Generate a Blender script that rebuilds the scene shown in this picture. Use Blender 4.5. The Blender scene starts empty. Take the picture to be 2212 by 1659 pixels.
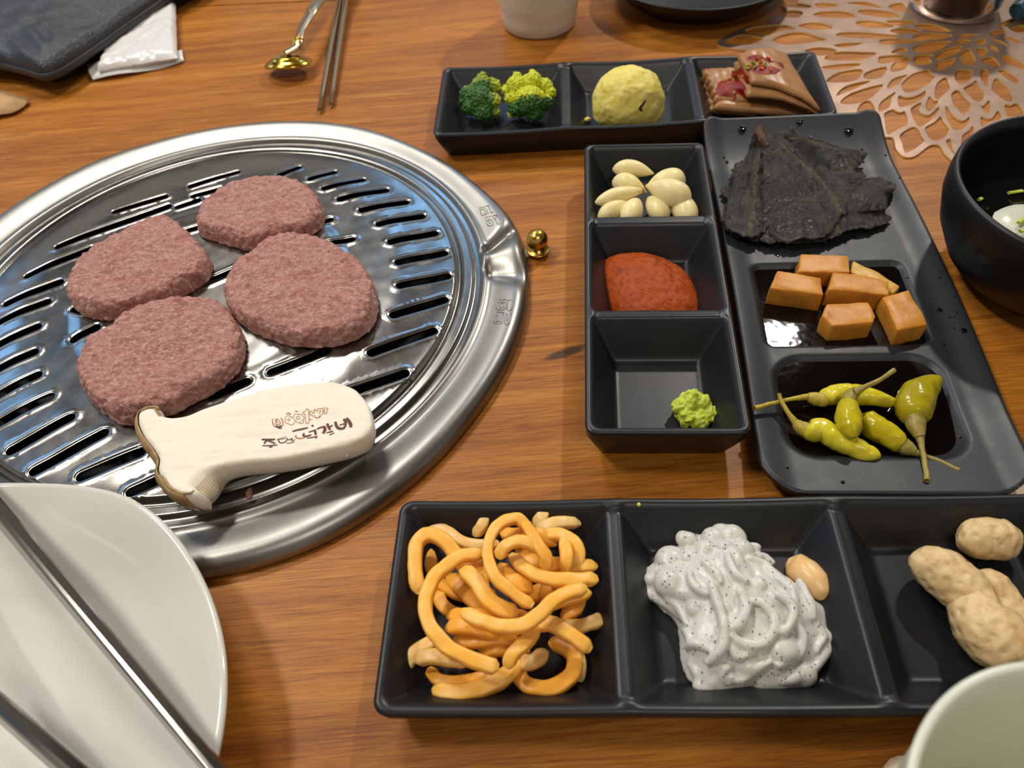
import bpy, math, random
import mathutils
from mathutils import Vector, Matrix, noise
from mathutils.bvhtree import BVHTree
from mathutils.geometry import delaunay_2d_cdt
random.seed(7)
PI = math.pi
C = bpy.context.scene.collection

# ------------------------------------------------------------------ camera
F_PX, PITCH, ROLL, CAM_H = 1649.3, 0.8710, -0.0858, 0.30
EYE = Vector((0, 0, CAM_H))
_w = Vector((0, math.cos(PITCH), -math.sin(PITCH)))
_R = Vector((1, 0, 0)); _U = _R.cross(_w)
CR = math.cos(ROLL)*_R + math.sin(ROLL)*_U
CU = -math.sin(ROLL)*_R + math.cos(ROLL)*_U
cam_d = bpy.data.cameras.new('camera'); cam = bpy.data.objects.new('camera', cam_d); C.objects.link(cam)
cam.matrix_world = Matrix(((CR.x, CU.x, -_w.x, 0), (CR.y, CU.y, -_w.y, 0), (CR.z, CU.z, -_w.z, CAM_H), (0, 0, 0, 1)))
cam_d.lens = F_PX/2212*36; cam_d.sensor_width = 36; cam_d.clip_start = .01; cam_d.clip_end = 50
cam_d.dof.use_dof = True; cam_d.dof.focus_distance = .375; cam_d.dof.aperture_fstop = 11.5
bpy.context.scene.camera = cam

# ------------------------------------------------------------------ light
vs = bpy.context.scene.view_settings
bpy.context.scene.display_settings.display_device = 'sRGB'
vs.view_transform = 'Standard'; vs.look = 'None'; vs.gamma = 1; vs.use_curve_mapping = False
vs.exposure = 0.0
world = bpy.data.worlds.new('room_air'); bpy.context.scene.world = world; world.use_nodes = True
bg = world.node_tree.nodes['Background']; bg.inputs[0].default_value = (1.0, .92, .83, 1); bg.inputs[1].default_value = .42

def area(name, loc, target, sx, sy, power, col):
    d = bpy.data.lights.new(name, 'AREA'); d.shape = 'RECTANGLE'; d.size = sx; d.size_y = sy
    d.energy = power; d.color = col
    o = bpy.data.objects.new(name, d); C.objects.link(o); o.location = loc
    o.rotation_euler = (Vector(target)-Vector(loc)).to_track_quat('-Z', 'Y').to_euler()
    return o
area('ceiling_lamp', (.89, 1.70, 1.6), (.1, .3, 0), .10, .062, 20, (1, .95, .88))
area('ceiling_lamp', (-.95, .55, 1.6), (0, .3, 0), .30, .16, 14, (1, .95, .87))
area('ceiling_lamp', (-.60, 1.45, 1.6), (0, .3, 0), .45, .12, 14, (1, .96, .90))
area('ceiling_lamp', (.25, -.7, 1.7), (0, .3, 0), .5, .3, 7, (1, .94, .86))
area('window_daylight', (-2.3, 1.9, 1.5), (0, .3, 0), .8, .8, 8, (.22, .52, 1.0))
area('window_daylight', (-.05, 2.55, 1.5), (0, .3, 0), .55, .3, 4, (.25, .55, 1.0))

# ------------------------------------------------------------------ pixel -> point on a real surface
def ray(px, py):
    return (_w + ((px-1106)/F_PX)*CR + ((829.5-py)/F_PX)*CU)
def G(px, py, z=0.0):
    d = ray(px, py); return EYE + d*((z-CAM_H)/d.z)
def K(pts, ox, oy, s):
    return [(x/s+ox, y/s+oy) for x, y in pts]
def pxr(p, r):                      # radius in pixels -> metres at point p
    return r*(Vector(p)-EYE).dot(_w)/F_PX
def hit(px, py, trees, z=0.0):
    d = ray(px, py).normalized(); best = None
    for t in trees:
        h = t.ray_cast(EYE, d)
        if h[0] is not None and (best is None or h[3] < best[1]): best = (h[0], h[3])
    return Vector(best[0]) if best else G(px, py, z)

# ------------------------------------------------------------------ materials
def lin(h):
    o = []
    for i in (0, 2, 4):
        c = int(h[i:i+2], 16)/255; o.append(c/12.92 if c <= .04045 else ((c+.055)/1.055)**2.4)
    return (*o, 1)
class Mat:
    def __init__(s, name, col, rough=.5, metal=0.0, spec=.5):
        s.m = bpy.data.materials.new(name); s.m.use_nodes = True
        s.t = s.m.node_tree; s.N = s.t.nodes; s.L = s.t.links
        s.p = s.N['Principled BSDF']; s.col = lin(col)
        s.p.inputs['Base Color'].default_value = s.col
        s.p.inputs['Roughness'].default_value = rough; s.p.inputs['Metallic'].default_value = metal
        s.p.inputs['Specular IOR Level'].default_value = spec
        s.geo = s.N.new('ShaderNodeNewGeometry'); s.last = None; s.bn = None
    def coords(s, scale=(1, 1, 1), rot=(0, 0, 0)):
        mp = s.N.new('ShaderNodeMapping'); mp.inputs['Scale'].default_value = scale; mp.inputs['Rotation'].default_value = rot
        s.L.new(s.geo.outputs['Position'], mp.inputs[0]); return mp.outputs[0]
    def noise(s, scale, detail=4, rough=.6, dist=0, co=None):
        n = s.N.new('ShaderNodeTexNoise'); n.inputs['Scale'].default_value = scale; n.inputs['Detail'].default_value = detail
        n.inputs['Roughness'].default_value = rough; n.inputs['Distortion'].default_value = dist
        s.L.new(co or s.geo.outputs['Position'], n.inputs['Vector']); return n.outputs['Fac']
    def voro(s, scale, feature='F1', co=None, rnd=1):
        n = s.N.new('ShaderNodeTexVoronoi'); n.inputs['Scale'].default_value = scale; n.feature = feature
        n.inputs['Randomness'].default_value = rnd
        s.L.new(co or s.geo.outputs['Position'], n.inputs['Vector']); return n.outputs['Distance']
    def mask(s, fac, lo, hi):
        r = s.N.new('ShaderNodeMapRange'); r.inputs['From Min'].default_value = lo; r.inputs['From Max'].default_value = hi
        s.L.new(fac, r.inputs['Value']); return r.outputs[0]
    def mul(s, a, b, op='MULTIPLY'):
        r = s.N.new('ShaderNodeMath'); r.operation = op; s.L.new(a, r.inputs[0])
        if isinstance(b, (int, float)): r.inputs[1].default_value = b
        else: s.L.new(b, r.inputs[1])
        return r.outputs[0]
    def mix(s, fac, col):            # mixes col over the current base colour
        x = s.N.new('ShaderNodeMix'); x.data_type = 'RGBA'
        if isinstance(fac, (int, float)): x.inputs[0].default_value = fac
        else: s.L.new(fac, x.inputs[0])
        if s.last: s.L.new(s.last, x.inputs[6])
        else: x.inputs[6].default_value = s.col
        x.inputs[7].default_value = lin(col); s.last = x.outputs[2]
        s.L.new(s.last, s.p.inputs['Base Color']); return s
    def rough(s, fac, a, b):
        r = s.N.new('ShaderNodeMapRange'); r.inputs['To Min'].default_value = a; r.inputs['To Max'].default_value = b
        s.L.new(fac, r.inputs['Value']); s.L.new(r.outputs[0], s.p.inputs['Roughness']); return s
    def bump(s, fac, dist, strength=1.0):
        b = s.N.new('ShaderNodeBump'); b.inputs['Distance'].default_value = dist; b.inputs['Strength'].default_value = strength
        s.L.new(fac, b.inputs['Height'])
        if s.bn: s.L.new(s.bn, b.inputs['Normal'])
        s.bn = b.outputs[0]; s.L.new(s.bn, s.p.inputs['Normal']); return s
    def sss(s, w, r=(.004, .002, .001), scale=1.0):
        s.p.inputs['Subsurface Weight'].default_value = w; s.p.inputs['Subsurface Radius'].default_value = r
        s.p.inputs['Subsurface Scale'].default_value = scale; return s
    def attr(s, name):
        a = s.N.new('ShaderNodeAttribute'); a.attribute_name = name; return a.outputs['Fac']

# wood
def wood(name):
    m = Mat(name, 'aa6824', .40, 0, .26)
    c1 = m.coords((5, 110, 5), (0, 0, .085)); c2 = m.coords((2.2, 24, 2), (0, 0, .085)); c3 = m.coords((45, 1300, 45), (0, 0, .085)); c4 = m.coords((18, 420, 18), (0, 0, .085))
    f1 = m.noise(1, 8, .65, 1.2, c1); f2 = m.noise(1, 4, .6, 1.0, c2); f3 = m.noise(1, 3, .7, .2, c3); f5 = m.noise(1, 4, .7, .4, c4)
    f4 = m.noise(3, 3)
    m.mix(m.mask(f4, .35, .68), 'b2701e')
    m.mix(m.mul(m.mask(f2, .42, .74), .9), '824714'); m.mix(m.mul(m.mask(f1, .52, .75), .7), '6c370c')
    m.mix(m.mul(m.mask(f1, .48, .30), .55), 'c68c40'); m.mix(m.mul(m.mask(f5, .52, .72), .55), '6a350c')
    m.mix(m.mul(m.mask(f3, .50, .68), .55), '5e2c08'); m.mix(m.mul(m.mask(f3, .46, .32), .30), 'cf9644')
    k = m.voro(1, co=m.coords((22, 62, 1), (0, 0, .085))) if False else None
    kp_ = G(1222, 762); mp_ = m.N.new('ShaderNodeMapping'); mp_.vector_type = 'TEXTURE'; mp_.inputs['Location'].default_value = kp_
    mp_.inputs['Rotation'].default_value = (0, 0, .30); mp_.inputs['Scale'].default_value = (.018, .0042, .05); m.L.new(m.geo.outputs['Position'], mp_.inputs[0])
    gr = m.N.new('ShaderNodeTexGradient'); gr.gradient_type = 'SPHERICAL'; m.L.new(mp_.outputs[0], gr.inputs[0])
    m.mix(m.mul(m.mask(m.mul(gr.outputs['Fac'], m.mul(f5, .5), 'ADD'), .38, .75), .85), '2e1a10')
    m.bump(f3, .00006, .5); m.rough(f2, .34, .50); return m
M = {}
M['wood'] = wood('oiled_wood')
m = M['melamine'] = Mat('black_melamine', '17181b', .40, 0, .45)
n = m.noise(900, 2); m.bump(n, .00003, .6); m.rough(m.noise(60, 3), .32, .46)
m = M['melamine_matte'] = Mat('matte_black_melamine', '222427', .46, 0, .42)
m.bump(m.noise(900, 2), .00003, .6); m.rough(m.noise(60, 3), .38, .52)
m = M['bowl_black'] = Mat('satin_black_bowl', '08090c', .42, 0, .4); m.bump(m.noise(700, 2), .00003, .5)
m = M['steel'] = Mat('brushed_steel', '8c8a85', .20, 1)
m.bump(m.noise(1, 3, .6, 0, m.coords((120, 900, 120), (0, 0, -.35))), .000016, .6); m.bump(m.noise(1, 2, .6, .5, m.coords((900, 90, 200), (0, 0, .5))), .000012, .5); m.rough(m.noise(50, 6, .7), .14, .34); m.mix(m.mask(m.noise(28, 6, .7), .48, .75), '7c7870')
m = M['steel_rim'] = Mat('worn_steel', '8e8c87', .34, 1)
m.bump(m.noise(1, 3, .6, 0, m.coords((1500, 260, 500), (0, 0, .8))), .000022, .7); m.bump(m.noise(1400, 3, .6), .000018, .6); m.rough(m.noise(45, 6, .7), .30, .48); m.mix(m.mask(m.noise(30, 6, .7), .45, .75), '86837c')
M['dark'] = Mat('sooty_pit', '0e0c0b', .6)
m = M['chrome'] = Mat('polished_steel', '726e68', .20, 1); m.bump(m.noise(900, 3), .00002, .4)
m = M['brass'] = Mat('aged_brass', 'c8a050', .32, 1); n = m.noise(500, 4); m.mix(m.mask(n, .55, .7), '6e4c1c'); m.rough(n, .15, .45)
m = M['gold_spoon'] = Mat('gold_toned_metal', 'd2a83e', .18, 1)
m = M['stick_steel'] = Mat('warm_steel', 'b39a78', .28, 1)
# meat
m = M['meat'] = Mat('raw_ground_beef', 'd09688', .42, 0, .4)
n1 = m.noise(110, 6, .7, .8); n2 = m.noise(520, 5, .75, 2.0); n3 = m.noise(300, 5, .7, .8, m.coords((1, 1.5, 1)))
v = m.voro(360); v3 = m.voro(210, 'SMOOTH_F1')
m.mix(m.mask(n1, .45, .68), 'b8756a'); m.mix(m.mul(m.mask(n3, .50, .58), .85), 'e6b8ac')
m.mix(m.mul(m.mask(n2, .57, .64), .85), '843c38'); m.mix(m.mul(m.mask(v, .22, .08), m.mask(n1, .55, .4)), 'e0bcb2')
m.bump(n2, .0016, .9); m.bump(v3, .0020, .55); m.bump(n3, .0012, .6); m.sss(.2, (.004, .0015, .001)); m.rough(n2, .28, .55)
m = M['mushroom'] = Mat('mushroom_flesh', 'ece4d2', .55, 0, .3)
m.mix(m.mask(m.noise(1, 5, .6, .5, m.coords((60, 260, 60), (0, 0, -.1))), .5, .8), 'ddd0b4'); m.bump(m.noise(600, 4), .0002, .4); m.sss(.3, (.004, .003, .002))
m = M['mushroom_gills'] = Mat('mushroom_gills', 'e3d5b8', .55)
m = M['mushroom_cap'] = Mat('mushroom_cap', 'a48658', .5); n = m.noise(240, 5); m.mix(m.mask(n, .45, .7), '7d5a34'); m.bump(n, .0003, .6)
M['burn'] = Mat('burnt_brown', '5b260c', .6); M['burn_light'] = Mat('scorched_amber', 'a8661c', .6)
# vegetables
def simple(key, name, col, rough, col2=None, sc=200, lo=.45, hi=.7, bumpd=.0003, sss=.2, **k):
    k.setdefault('spec', .32); m = M[key] = Mat(name, col, rough, **k); n = m.noise(sc, 5, .65)
    if col2: m.mix(m.mask(n, lo, hi), col2)
    if bumpd: m.bump(n, bumpd, .7)
    if sss: m.sss(sss, (.004, .0025, .0012))
    return m
simple('garlic', 'peeled_garlic', 'ecdca4', .34, 'decb86', 90, bumpd=.0001, sss=.35)
simple('garlic_root', 'garlic_root', 'b98f5a', .6, None)
m = simple('paste', 'soybean_chili_paste', 'a8480c', .42, '843004', 320, bumpd=.0010, sss=0, spec=.2); m.bump(m.noise(900, 4), .0004, .7)
m = simple('wasabi', 'wasabi_paste', 'c8d448', .4, 'a2b830', 420, bumpd=.0010)
simple('potato', 'mashed_sweet_potato', 'd8c658', .6, 'e8da86', 160, .4, .7, .0005)
simple('potato_skin', 'dark_potato_skin', '3a2216', .6)
m = M['broccoli'] = Mat('broccoli_buds', '2f6410', .5)
a = m.attr('tone'); n = m.noise(420, 4); m.mix(m.mask(n, .45, .65), '184208'); m.mix(a, 'c6cc14'); m.mix(m.mul(m.mask(n, .60, .72), .5), '7fae20'); m.bump(n, .0006, .9)
simple('broccoli_stem', 'broccoli_stem', '9fae4c', .5, '7a9430')
simple('jelly', 'brown_acorn_jelly', 'a47648', .36, '8e6238', 60, bumpd=.0002, sss=.35)
m = simple('chili_sauce', 'red_chili_sauce', '780f02', .2, 'a82a06', 500, .5, .7, .0008, .1)
simple('scallion', 'green_scallion', '9aa640', .35, '6d7c26'); simple('scallion_pale', 'pale_scallion', 'bcc84e', .35, '98a82e', 300)
simple('chili_bit', 'orange_chili_bit', 'c8561a', .25)
m = M['leaf'] = Mat('soy_pickled_leaf', '2b2720', .34, 0, .9)
n = m.noise(260, 6, .7, 1.2); n2 = m.noise(60, 4); n3 = m.noise(750, 4, .7)
m.mix(m.mask(n2, .42, .66), '453e2e'); m.mix(m.mul(m.mask(n, .50, .70), .7), '15120e'); m.mix(m.mul(m.mask(m.attr('vein'), .15, .7), .8), '5c4f2c')
m.bump(n, .0016, .9); m.bump(n3, .0020, 1.0); m.rough(n, .10, .30)
m = M['leaf_stem'] = Mat('leaf_stem', '4a2e16', .5, 0, .3); m.bump(m.noise(500, 4), .0008, 1)
m = simple('cube', 'soy_pickled_radish', 'c8882e', .42, 'b07220', 90, .4, .7, .0003, .5); m.mix(m.mul(m.mask(m.noise(1, 4, .6, 0, m.coords((500, 90, 90))), .52, .7), .35), 'd49a50')
simple('wedge', 'pale_pickled_slice', 'cca048', .4, 'ba8a3a', 160)
simple('pepper', 'pickled_pepper', 'c0b01c', .20, 'a09214', 70, .4, .7, .0006, .3)
simple('pepper_yellow', 'bright_pickled_pepper', 'ccbe22', .20, 'd8ca40', 70, .4, .7, .0006, .3)
simple('pepper_olive', 'olive_pickled_pepper', 'a89a18', .20, '847a10', 70, .4, .7, .0008, .3)
simple('pepper_stem', 'pepper_stem', '9a8a44', .4, '7a6a30', 300)
simple('pepper_stem_pale', 'pale_pepper_stem', 'b8a43e', .4, '94842e', 300)
m = simple('soy', 'soy_sauce', '080403', .03, None, bumpd=0, sss=0, spec=.5)
m.bump(m.noise(90, 2), .00022, .5)
simple('strip', 'orange_pickled_strip', 'f4b446', .38, 'f6c268', 80, .4, .7, .0002, .4)
simple('strip_pale', 'pale_pickled_strip', 'ecc480', .34, 'e2b25e', 90, .4, .7, .0002, .4)
simple('strip_deep', 'deep_orange_strip', 'eea636', .36, 'f0b04c', 80, .4, .7, .0002, .4)
simple('strip_end', 'dark_strip_end', '54503c', .5)
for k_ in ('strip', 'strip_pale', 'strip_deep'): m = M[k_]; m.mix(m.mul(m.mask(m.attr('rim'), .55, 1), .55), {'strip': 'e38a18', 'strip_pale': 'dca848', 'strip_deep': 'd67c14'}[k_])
m = M['salad'] = Mat('sesame_mayonnaise', 'd0cdc3', .30, 0, .35)
v = m.voro(620, co=m.coords((1, .62, 1), (.5, .3, .9))); v2 = m.voro(210); nn = m.noise(150, 3)
m.mix(m.mul(m.mask(nn, .5, .75), .35), 'a8b0b8')
m.mix(m.mul(m.mul(m.mask(v, .24, .16), m.mask(m.noise(210, 3), .47, .52)), .9), '3c3c3e'); m.mix(m.mul(m.mask(v2, .10, .06), .9), '4a4846')
m.sss(.3, (.003, .003, .003)); m.bump(m.noise(300, 4), .0003, .5)
simple('kernel', 'peanut_kernel', 'e6bd84', .3, 'dba964', 90)
m = M['peanut'] = Mat('boiled_peanut_shell', 'd8ba86', .5)
n = m.noise(160, 5, .7, .6); v = m.voro(240, 'SMOOTH_F1'); m.mix(m.mask(n, .46, .74), 'be965c'); m.mix(m.mul(m.mask(m.noise(75, 3), .68, .74), .9), '7a4a20')
m.bump(v, .0022, .8); m.bump(n, .0006, .8)
# crockery
m = M['white_plate'] = Mat('glazed_ivory_melamine', 'd2cfc4', .14); m.bump(m.noise(40, 2), .0003, .3)
m = M['white_cup'] = Mat('white_ceramic_cup', 'd0cec4', .32)
m = M['celadon_cup'] = Mat('pale_celadon_cup', 'd6dac8', .28)
M['cup_water'] = Mat('pale_tea', 'c6c49e', .08)
m = M['leather'] = Mat('black_grained_leather', '1d2026', .42, 0, .6)
v = m.voro(900); m.bump(v, .0004, .8); m.bump(m.noise(260, 4), .0006, .6)
M['leather_edge'] = Mat('leather_edge', '2a2c2e', .5)
m = M['wrapper'] = Mat('white_plastic_wrapper', 'dcdad6', .26); m.bump(m.noise(140, 3, .5, 1.2), .0010, .5)
m = M['kraft'] = Mat('kraft_paper', 'b89260', .7); m.mix(m.mask(m.noise(60, 3), .5, .75), '96704a')
m = M['napkin'] = Mat('cream_paper', 'e6cfae', .8); m.bump(m.noise(500, 4), .0004, .6)
m = M['mat_gold'] = Mat('metallic_champagne_vinyl', 'a48a78', .40, .75); n = m.noise(70, 4); m.mix(m.mul(m.mask(n, .5, .8), .5), 'a08478'); m.rough(n, .26, .46)
M['mat_edge'] = Mat('gold_edge', 'f0dc90', .34, .7)
m = M['broth'] = Mat('clear_broth', '0c0e0c', .03)
simple('dumpling', 'white_dumpling', 'c6cab4', .25, 'd6d8c6', 60)
M['tea'] = Mat('red_brown_tea', '3e0e04', .1)
m = M['glass'] = Mat('clear_glass', 'f4ece6', .04); m.p.inputs['Transmission Weight'].default_value = 1; m.p.inputs['IOR'].default_value = 1.3
M['glass_base'] = Mat('frosted_glass_base', 'a08c84', .25); M['glass_base'].p.inputs['Transmission Weight'].default_value = .4
m = M['teal'] = Mat('teal_plastic', '1e5066', .4); m.bump(m.noise(500, 3), .0003, .5)
M['water'] = Mat('water_drop', '0d0e10', .03, 0, .6)
M['table_gap'] = Mat('dark_gap', '140c08', .8)
m = M['ceiling'] = Mat('brown_ceiling', '6e5c4c', .8)
M['floor'] = Mat('grey_floor', '4c4640', .6)

# ------------------------------------------------------------------ objects
TREES = {}
def wloc(o):
    v = Vector((0, 0, 0))
    while o: v += o.location; o = o.parent
    return v
def ob(name, verts, faces, mat, parent=None, label=None, cat=None, group=None, kind=None, smooth=True, attrs=None):
    verts = [Vector(v) for v in verts]
    if parent is None:
        xs = [v.x for v in verts]; ys = [v.y for v in verts]
        base = Vector(((min(xs)+max(xs))/2, (min(ys)+max(ys))/2, min(v.z for v in verts))); loc = base
    else:
        base = wloc(parent); loc = Vector((0, 0, 0))
    me = bpy.data.meshes.new(name); me.from_pydata([v-base for v in verts], [], faces)
    if smooth: me.polygons.foreach_set('use_smooth', [True]*len(me.polygons))
    if attrs:
        for k, vals in attrs.items():
            a = me.attributes.new(k, 'FLOAT', 'POINT'); a.data.foreach_set('value', vals)
    me.materials.append(M[mat].m if isinstance(mat, str) else mat.m); me.update()
    o = bpy.data.objects.new(name, me); o.location = loc; C.objects.link(o)
    if parent is not None: o.parent = parent
    meta(o, label, cat, group, kind); return o
def meta(o, label=None, cat=None, group=None, kind=None):
    if label: o['label'] = label
    if cat: o['category'] = cat
    if group: o['group'] = group
    if kind: o['kind'] = kind
def thing(name, loc, label, cat, group=None):
    o = bpy.data.objects.new(name, None); C.objects.link(o); o.location = loc; o.empty_display_size = .01
    meta(o, label, cat, group); return o
def tree(verts, faces): return BVHTree.FromPolygons([Vector(v) for v in verts], faces)

def catmull(P, n=6, closed=False):
    P = [Vector(p) for p in P]; out = []; L = len(P)
    rng = range(L if closed else L-1)
    for i in rng:
        g = (lambda k: P[k % L]) if closed else (lambda k: P[max(0, min(L-1, k))])
        a, b, c, d = g(i-1), g(i), g(i+1), g(i+2)
        for j in range(n):
            t = j/n
            out.append(.5*((2*b)+(c-a)*t+(2*a-5*b+4*c-d)*t*t+(3*b-a-3*c+d)*t**3))
    if not closed: out.append(P[-1])
    return out
def sweep(path, radii, n=10, sq=None, up=Vector((0, 0, 1)), jitter=0, cap=True, power=1):
    """swept section along path; sq=(side, up) scales for flat strips; power<1 gives a boxier section"""
    V, Fc = [], []; L = len(path)
    if not hasattr(radii, '__len__'): radii = [radii]*L
    if len(radii) != L:
        radii = [radii[min(len(radii)-1, int(i*(len(radii)-1)/(L-1)))]*(1-(i*(len(radii)-1)/(L-1))%1) + radii[min(len(radii)-1, int(i*(len(radii)-1)/(L-1))+1)]*((i*(len(radii)-1)/(L-1))%1) for i in range(L)]
    sx, sy = sq or (1, 1)
    for i, p in enumerate(path):
        t = (path[min(L-1, i+1)]-path[max(0, i-1)]).normalized()
        s = t.cross(up)
        if s.length < 1e-5: s = Vector((1, 0, 0))
        s.normalize(); u = s.cross(t)
        for k in range(n):
            a = 2*PI*k/n; ca, sa = math.cos(a), math.sin(a)
            ca = math.copysign(abs(ca)**power, ca); sa = math.copysign(abs(sa)**power, sa)
            q = p + s*(ca*radii[i]*sx) + u*(sa*radii[i]*sy)
            if jitter: q += noise.noise_vector(q*220)*jitter
            V.append(q)
    for i in range(L-1):
        for k in range(n):
            Fc.append((i*n+k, i*n+(k+1) % n, (i+1)*n+(k+1) % n, (i+1)*n+k))
    if cap:
        for i, rev in ((0, True), (L-1, False)):
            c = len(V); V.append(sum((V[i*n+k] for k in range(n)), Vector())/n)
            for k in range(n):
                f = (i*n+k, i*n+(k+1) % n, c); Fc.append(f[::-1] if rev is False else f)
    return V, Fc
def lathe(profile, c, n=72, wave=None):
    V, Fc = [], []; L = len(profile)
    for i, (r, z) in enumerate(profile):
        for k in range(n):
            a = 2*PI*k/n; rr, zz = (r, z) if wave is None else wave(r, z, a, i)
            V.append(Vector((c[0]+rr*math.cos(a), c[1]+rr*math.sin(a), zz)))
    for i in range(L-1):
        for k in range(n): Fc.append((i*n+k, i*n+(k+1) % n, (i+1)*n+(k+1) % n, (i+1)*n+k))
    Fc.append(tuple(range(n))[::-1]); Fc.append(tuple((L-1)*n+k for k in range(n)))
    return V, Fc
def join(parts):
    V, Fc = [], []
    for v, f in parts:
        b = len(V); V += v; Fc += [tuple(i+b for i in q) for q in f]
    return V, Fc
def ball(c, r, n=10, m=14, sc=(1, 1, 1)):
    V = [Vector(c)+Vector((0, 0, r*sc[2]))]; Fc = []
    for i in range(1, n):
        t = PI*i/n
        for k in range(m):
            a = 2*PI*k/m; V.append(Vector(c)+Vector((math.sin(t)*math.cos(a)*r*sc[0], math.sin(t)*math.sin(a)*r*sc[1], math.cos(t)*r*sc[2])))
    V.append(Vector(c)-Vector((0, 0, r*sc[2]))); e = len(V)-1
    for k in range(m):
        Fc.append((0, 1+k, 1+(k+1) % m)); Fc.append((e, 1+(n-2)*m+(k+1) % m, 1+(n-2)*m+k))
    for i in range(n-2):
        for k in range(m): Fc.append((1+i*m+k, 1+(i+1)*m+k, 1+(i+1)*m+(k+1) % m, 1+i*m+(k+1) % m))
    return V, Fc
def fbm(p, sc, oct=4): return noise.fractal(Vector(p)*sc, 1.0, 2.0, oct)
def smooth_step(t): t = max(0, min(1, t)); return t*t*(3-2*t)
def blob(outline, z0, zt, edge=.35, rings=26, seg=140, amp=0, sc=300, side_amp=None, prof=None, seed=0, flat=0, crumbs=0, crumb_amp=0):
    """solid lump: outline (world xy at its widest), bottom z0, top zt(float or fn(x,y))"""
    c = sum((Vector((p[0], p[1])) for p in outline), Vector((0, 0)))/len(outline)
    op = catmull([Vector((p[0], p[1], 0)) for p in outline], 8, True)
    ang = sorted((math.atan2(p.y-c.y, p.x-c.x), (Vector((p.x, p.y))-c).length) for p in op)
    def rad(a):
        import bisect
        a = (a+PI) % (2*PI)-PI; ks = [q[0] for q in ang]; i = bisect.bisect(ks, a)
        a0, r0 = ang[i-1]; a1, r1 = ang[i % len(ang)]
        if a0 > a: a0 -= 2*PI
        if a1 < a: a1 += 2*PI
        return r0+(r1-r0)*((a-a0)/max(1e-6, a1-a0))
    R = [rad(2*PI*k/seg) for k in range(seg)]
    V = []; Fc = []
    # section from top centre to the widest, then down to the bottom centre
    sec = []
    for i in range(rings+1):
        s = i/rings; sec.append(s)
    crumb = seed if amp and seed is not None else 0
    def put(s, h, k):
        a = 2*PI*k/seg; r = R[k]*s
        x, y = c.x+math.cos(a)*r, c.y+math.sin(a)*r
        top = zt(x, y) if callable(zt) else zt
        z = z0+(top-z0)*h; q = Vector((x, y, z))
        if amp:
            d = noise.noise_vector(q*sc+Vector((seed, 0, 0)))*amp + noise.noise_vector(q*sc*.35+Vector((0, seed, 0)))*amp*1.4 + noise.noise_vector(q*sc*2.3)*amp*.5
            q += Vector((d.x*.8*min(1, s*2), d.y*.8*min(1, s*2), d.z*min(1, h*3)))
            if crumbs: e = (.35-noise.voronoi(q*crumbs)[0][0])*crumb_amp; q += Vector((math.cos(a)*e*smooth_step((s-.8)/.2), math.sin(a)*e*smooth_step((s-.8)/.2), e*min(1, h*2)))
        V.append(q)
    prof = prof or (lambda s: (1-s**(1/edge*2))**.5 if s < 1 else 0)
    ss = [1-(1-i/rings)**1.6 for i in range(rings+1)]
    put(0, prof(0), 0)
    for s in ss[1:-1]:
        for k in range(seg): put(s, max(prof(s), .0), k)
    nl = 7
    for j in range(nl):
        t = j/(nl-1); h = max(prof(ss[-2]), .0)*(1-t)
        bulge = 1+.0*t - (.10*t*t)*(flat)
        for k in range(seg): put(bulge, h, k)
    rows = rings-1+nl
    for k in range(seg): Fc.append((0, 1+k, 1+(k+1) % seg))
    for i in range(rows-1):
        b = 1+i*seg
        for k in range(seg): Fc.append((b+k, b+seg+k, b+seg+(k+1) % seg, b+(k+1) % seg))
    Fc.append(tuple(1+(rows-1)*seg+k for k in range(seg)))
    return V, Fc
def inside(p, poly):
    x, y = p; c = False; j = len(poly)-1
    for i in range(len(poly)):
        if (poly[i][1] > y) != (poly[j][1] > y) and x < (poly[j][0]-poly[i][0])*(y-poly[i][1])/(poly[j][1]-poly[i][1])+poly[i][0]: c = not c
        j = i
    return c
def cdt(outer, holes, pts):
    """triangulated sheet: outer loop, holes dropped, pts are extra inner points"""
    V = []; E = []
    for lp in [outer]+holes:
        b = len(V); V += [Vector((p[0], p[1])) for p in lp]; E += [(b+i, b+(i+1) % len(lp)) for i in range(len(lp))]
    V += [Vector((p[0], p[1])) for p in pts]
    v, e, f, ov, oe, of = delaunay_2d_cdt(V, E, [], 1, 1e-7)
    bb = [(min(p[0] for p in h), max(p[0] for p in h), min(p[1] for p in h), max(p[1] for p in h), h) for h in holes]
    out = []
    for t in f:
        cx = sum(v[i].x for i in t)/len(t); cy = sum(v[i].y for i in t)/len(t)
        if any(b[0] < cx < b[1] and b[2] < cy < b[3] and inside((cx, cy), b[4]) for b in bb): continue
        if not inside((cx, cy), outer): continue
        out.append(tuple(t))
    return v, out
def up_faces(V, Fc):
    o = []
    for t in Fc:
        a, b, c = V[t[0]], V[t[1]], V[t[2]]
        o.append(t if (b-a).cross(c-a).z > 0 else tuple(reversed(t)))
    return o
def solid(o, th, off=-1):
    md = o.modifiers.new('thickness', 'SOLIDIFY'); md.thickness = th; md.offset = off; return o
def segd(p, a, b):
    ab = b-a; t = max(0, min(1, (p-a).dot(ab)/max(1e-12, ab.length_squared))); return (p-a-ab*t).length
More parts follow.
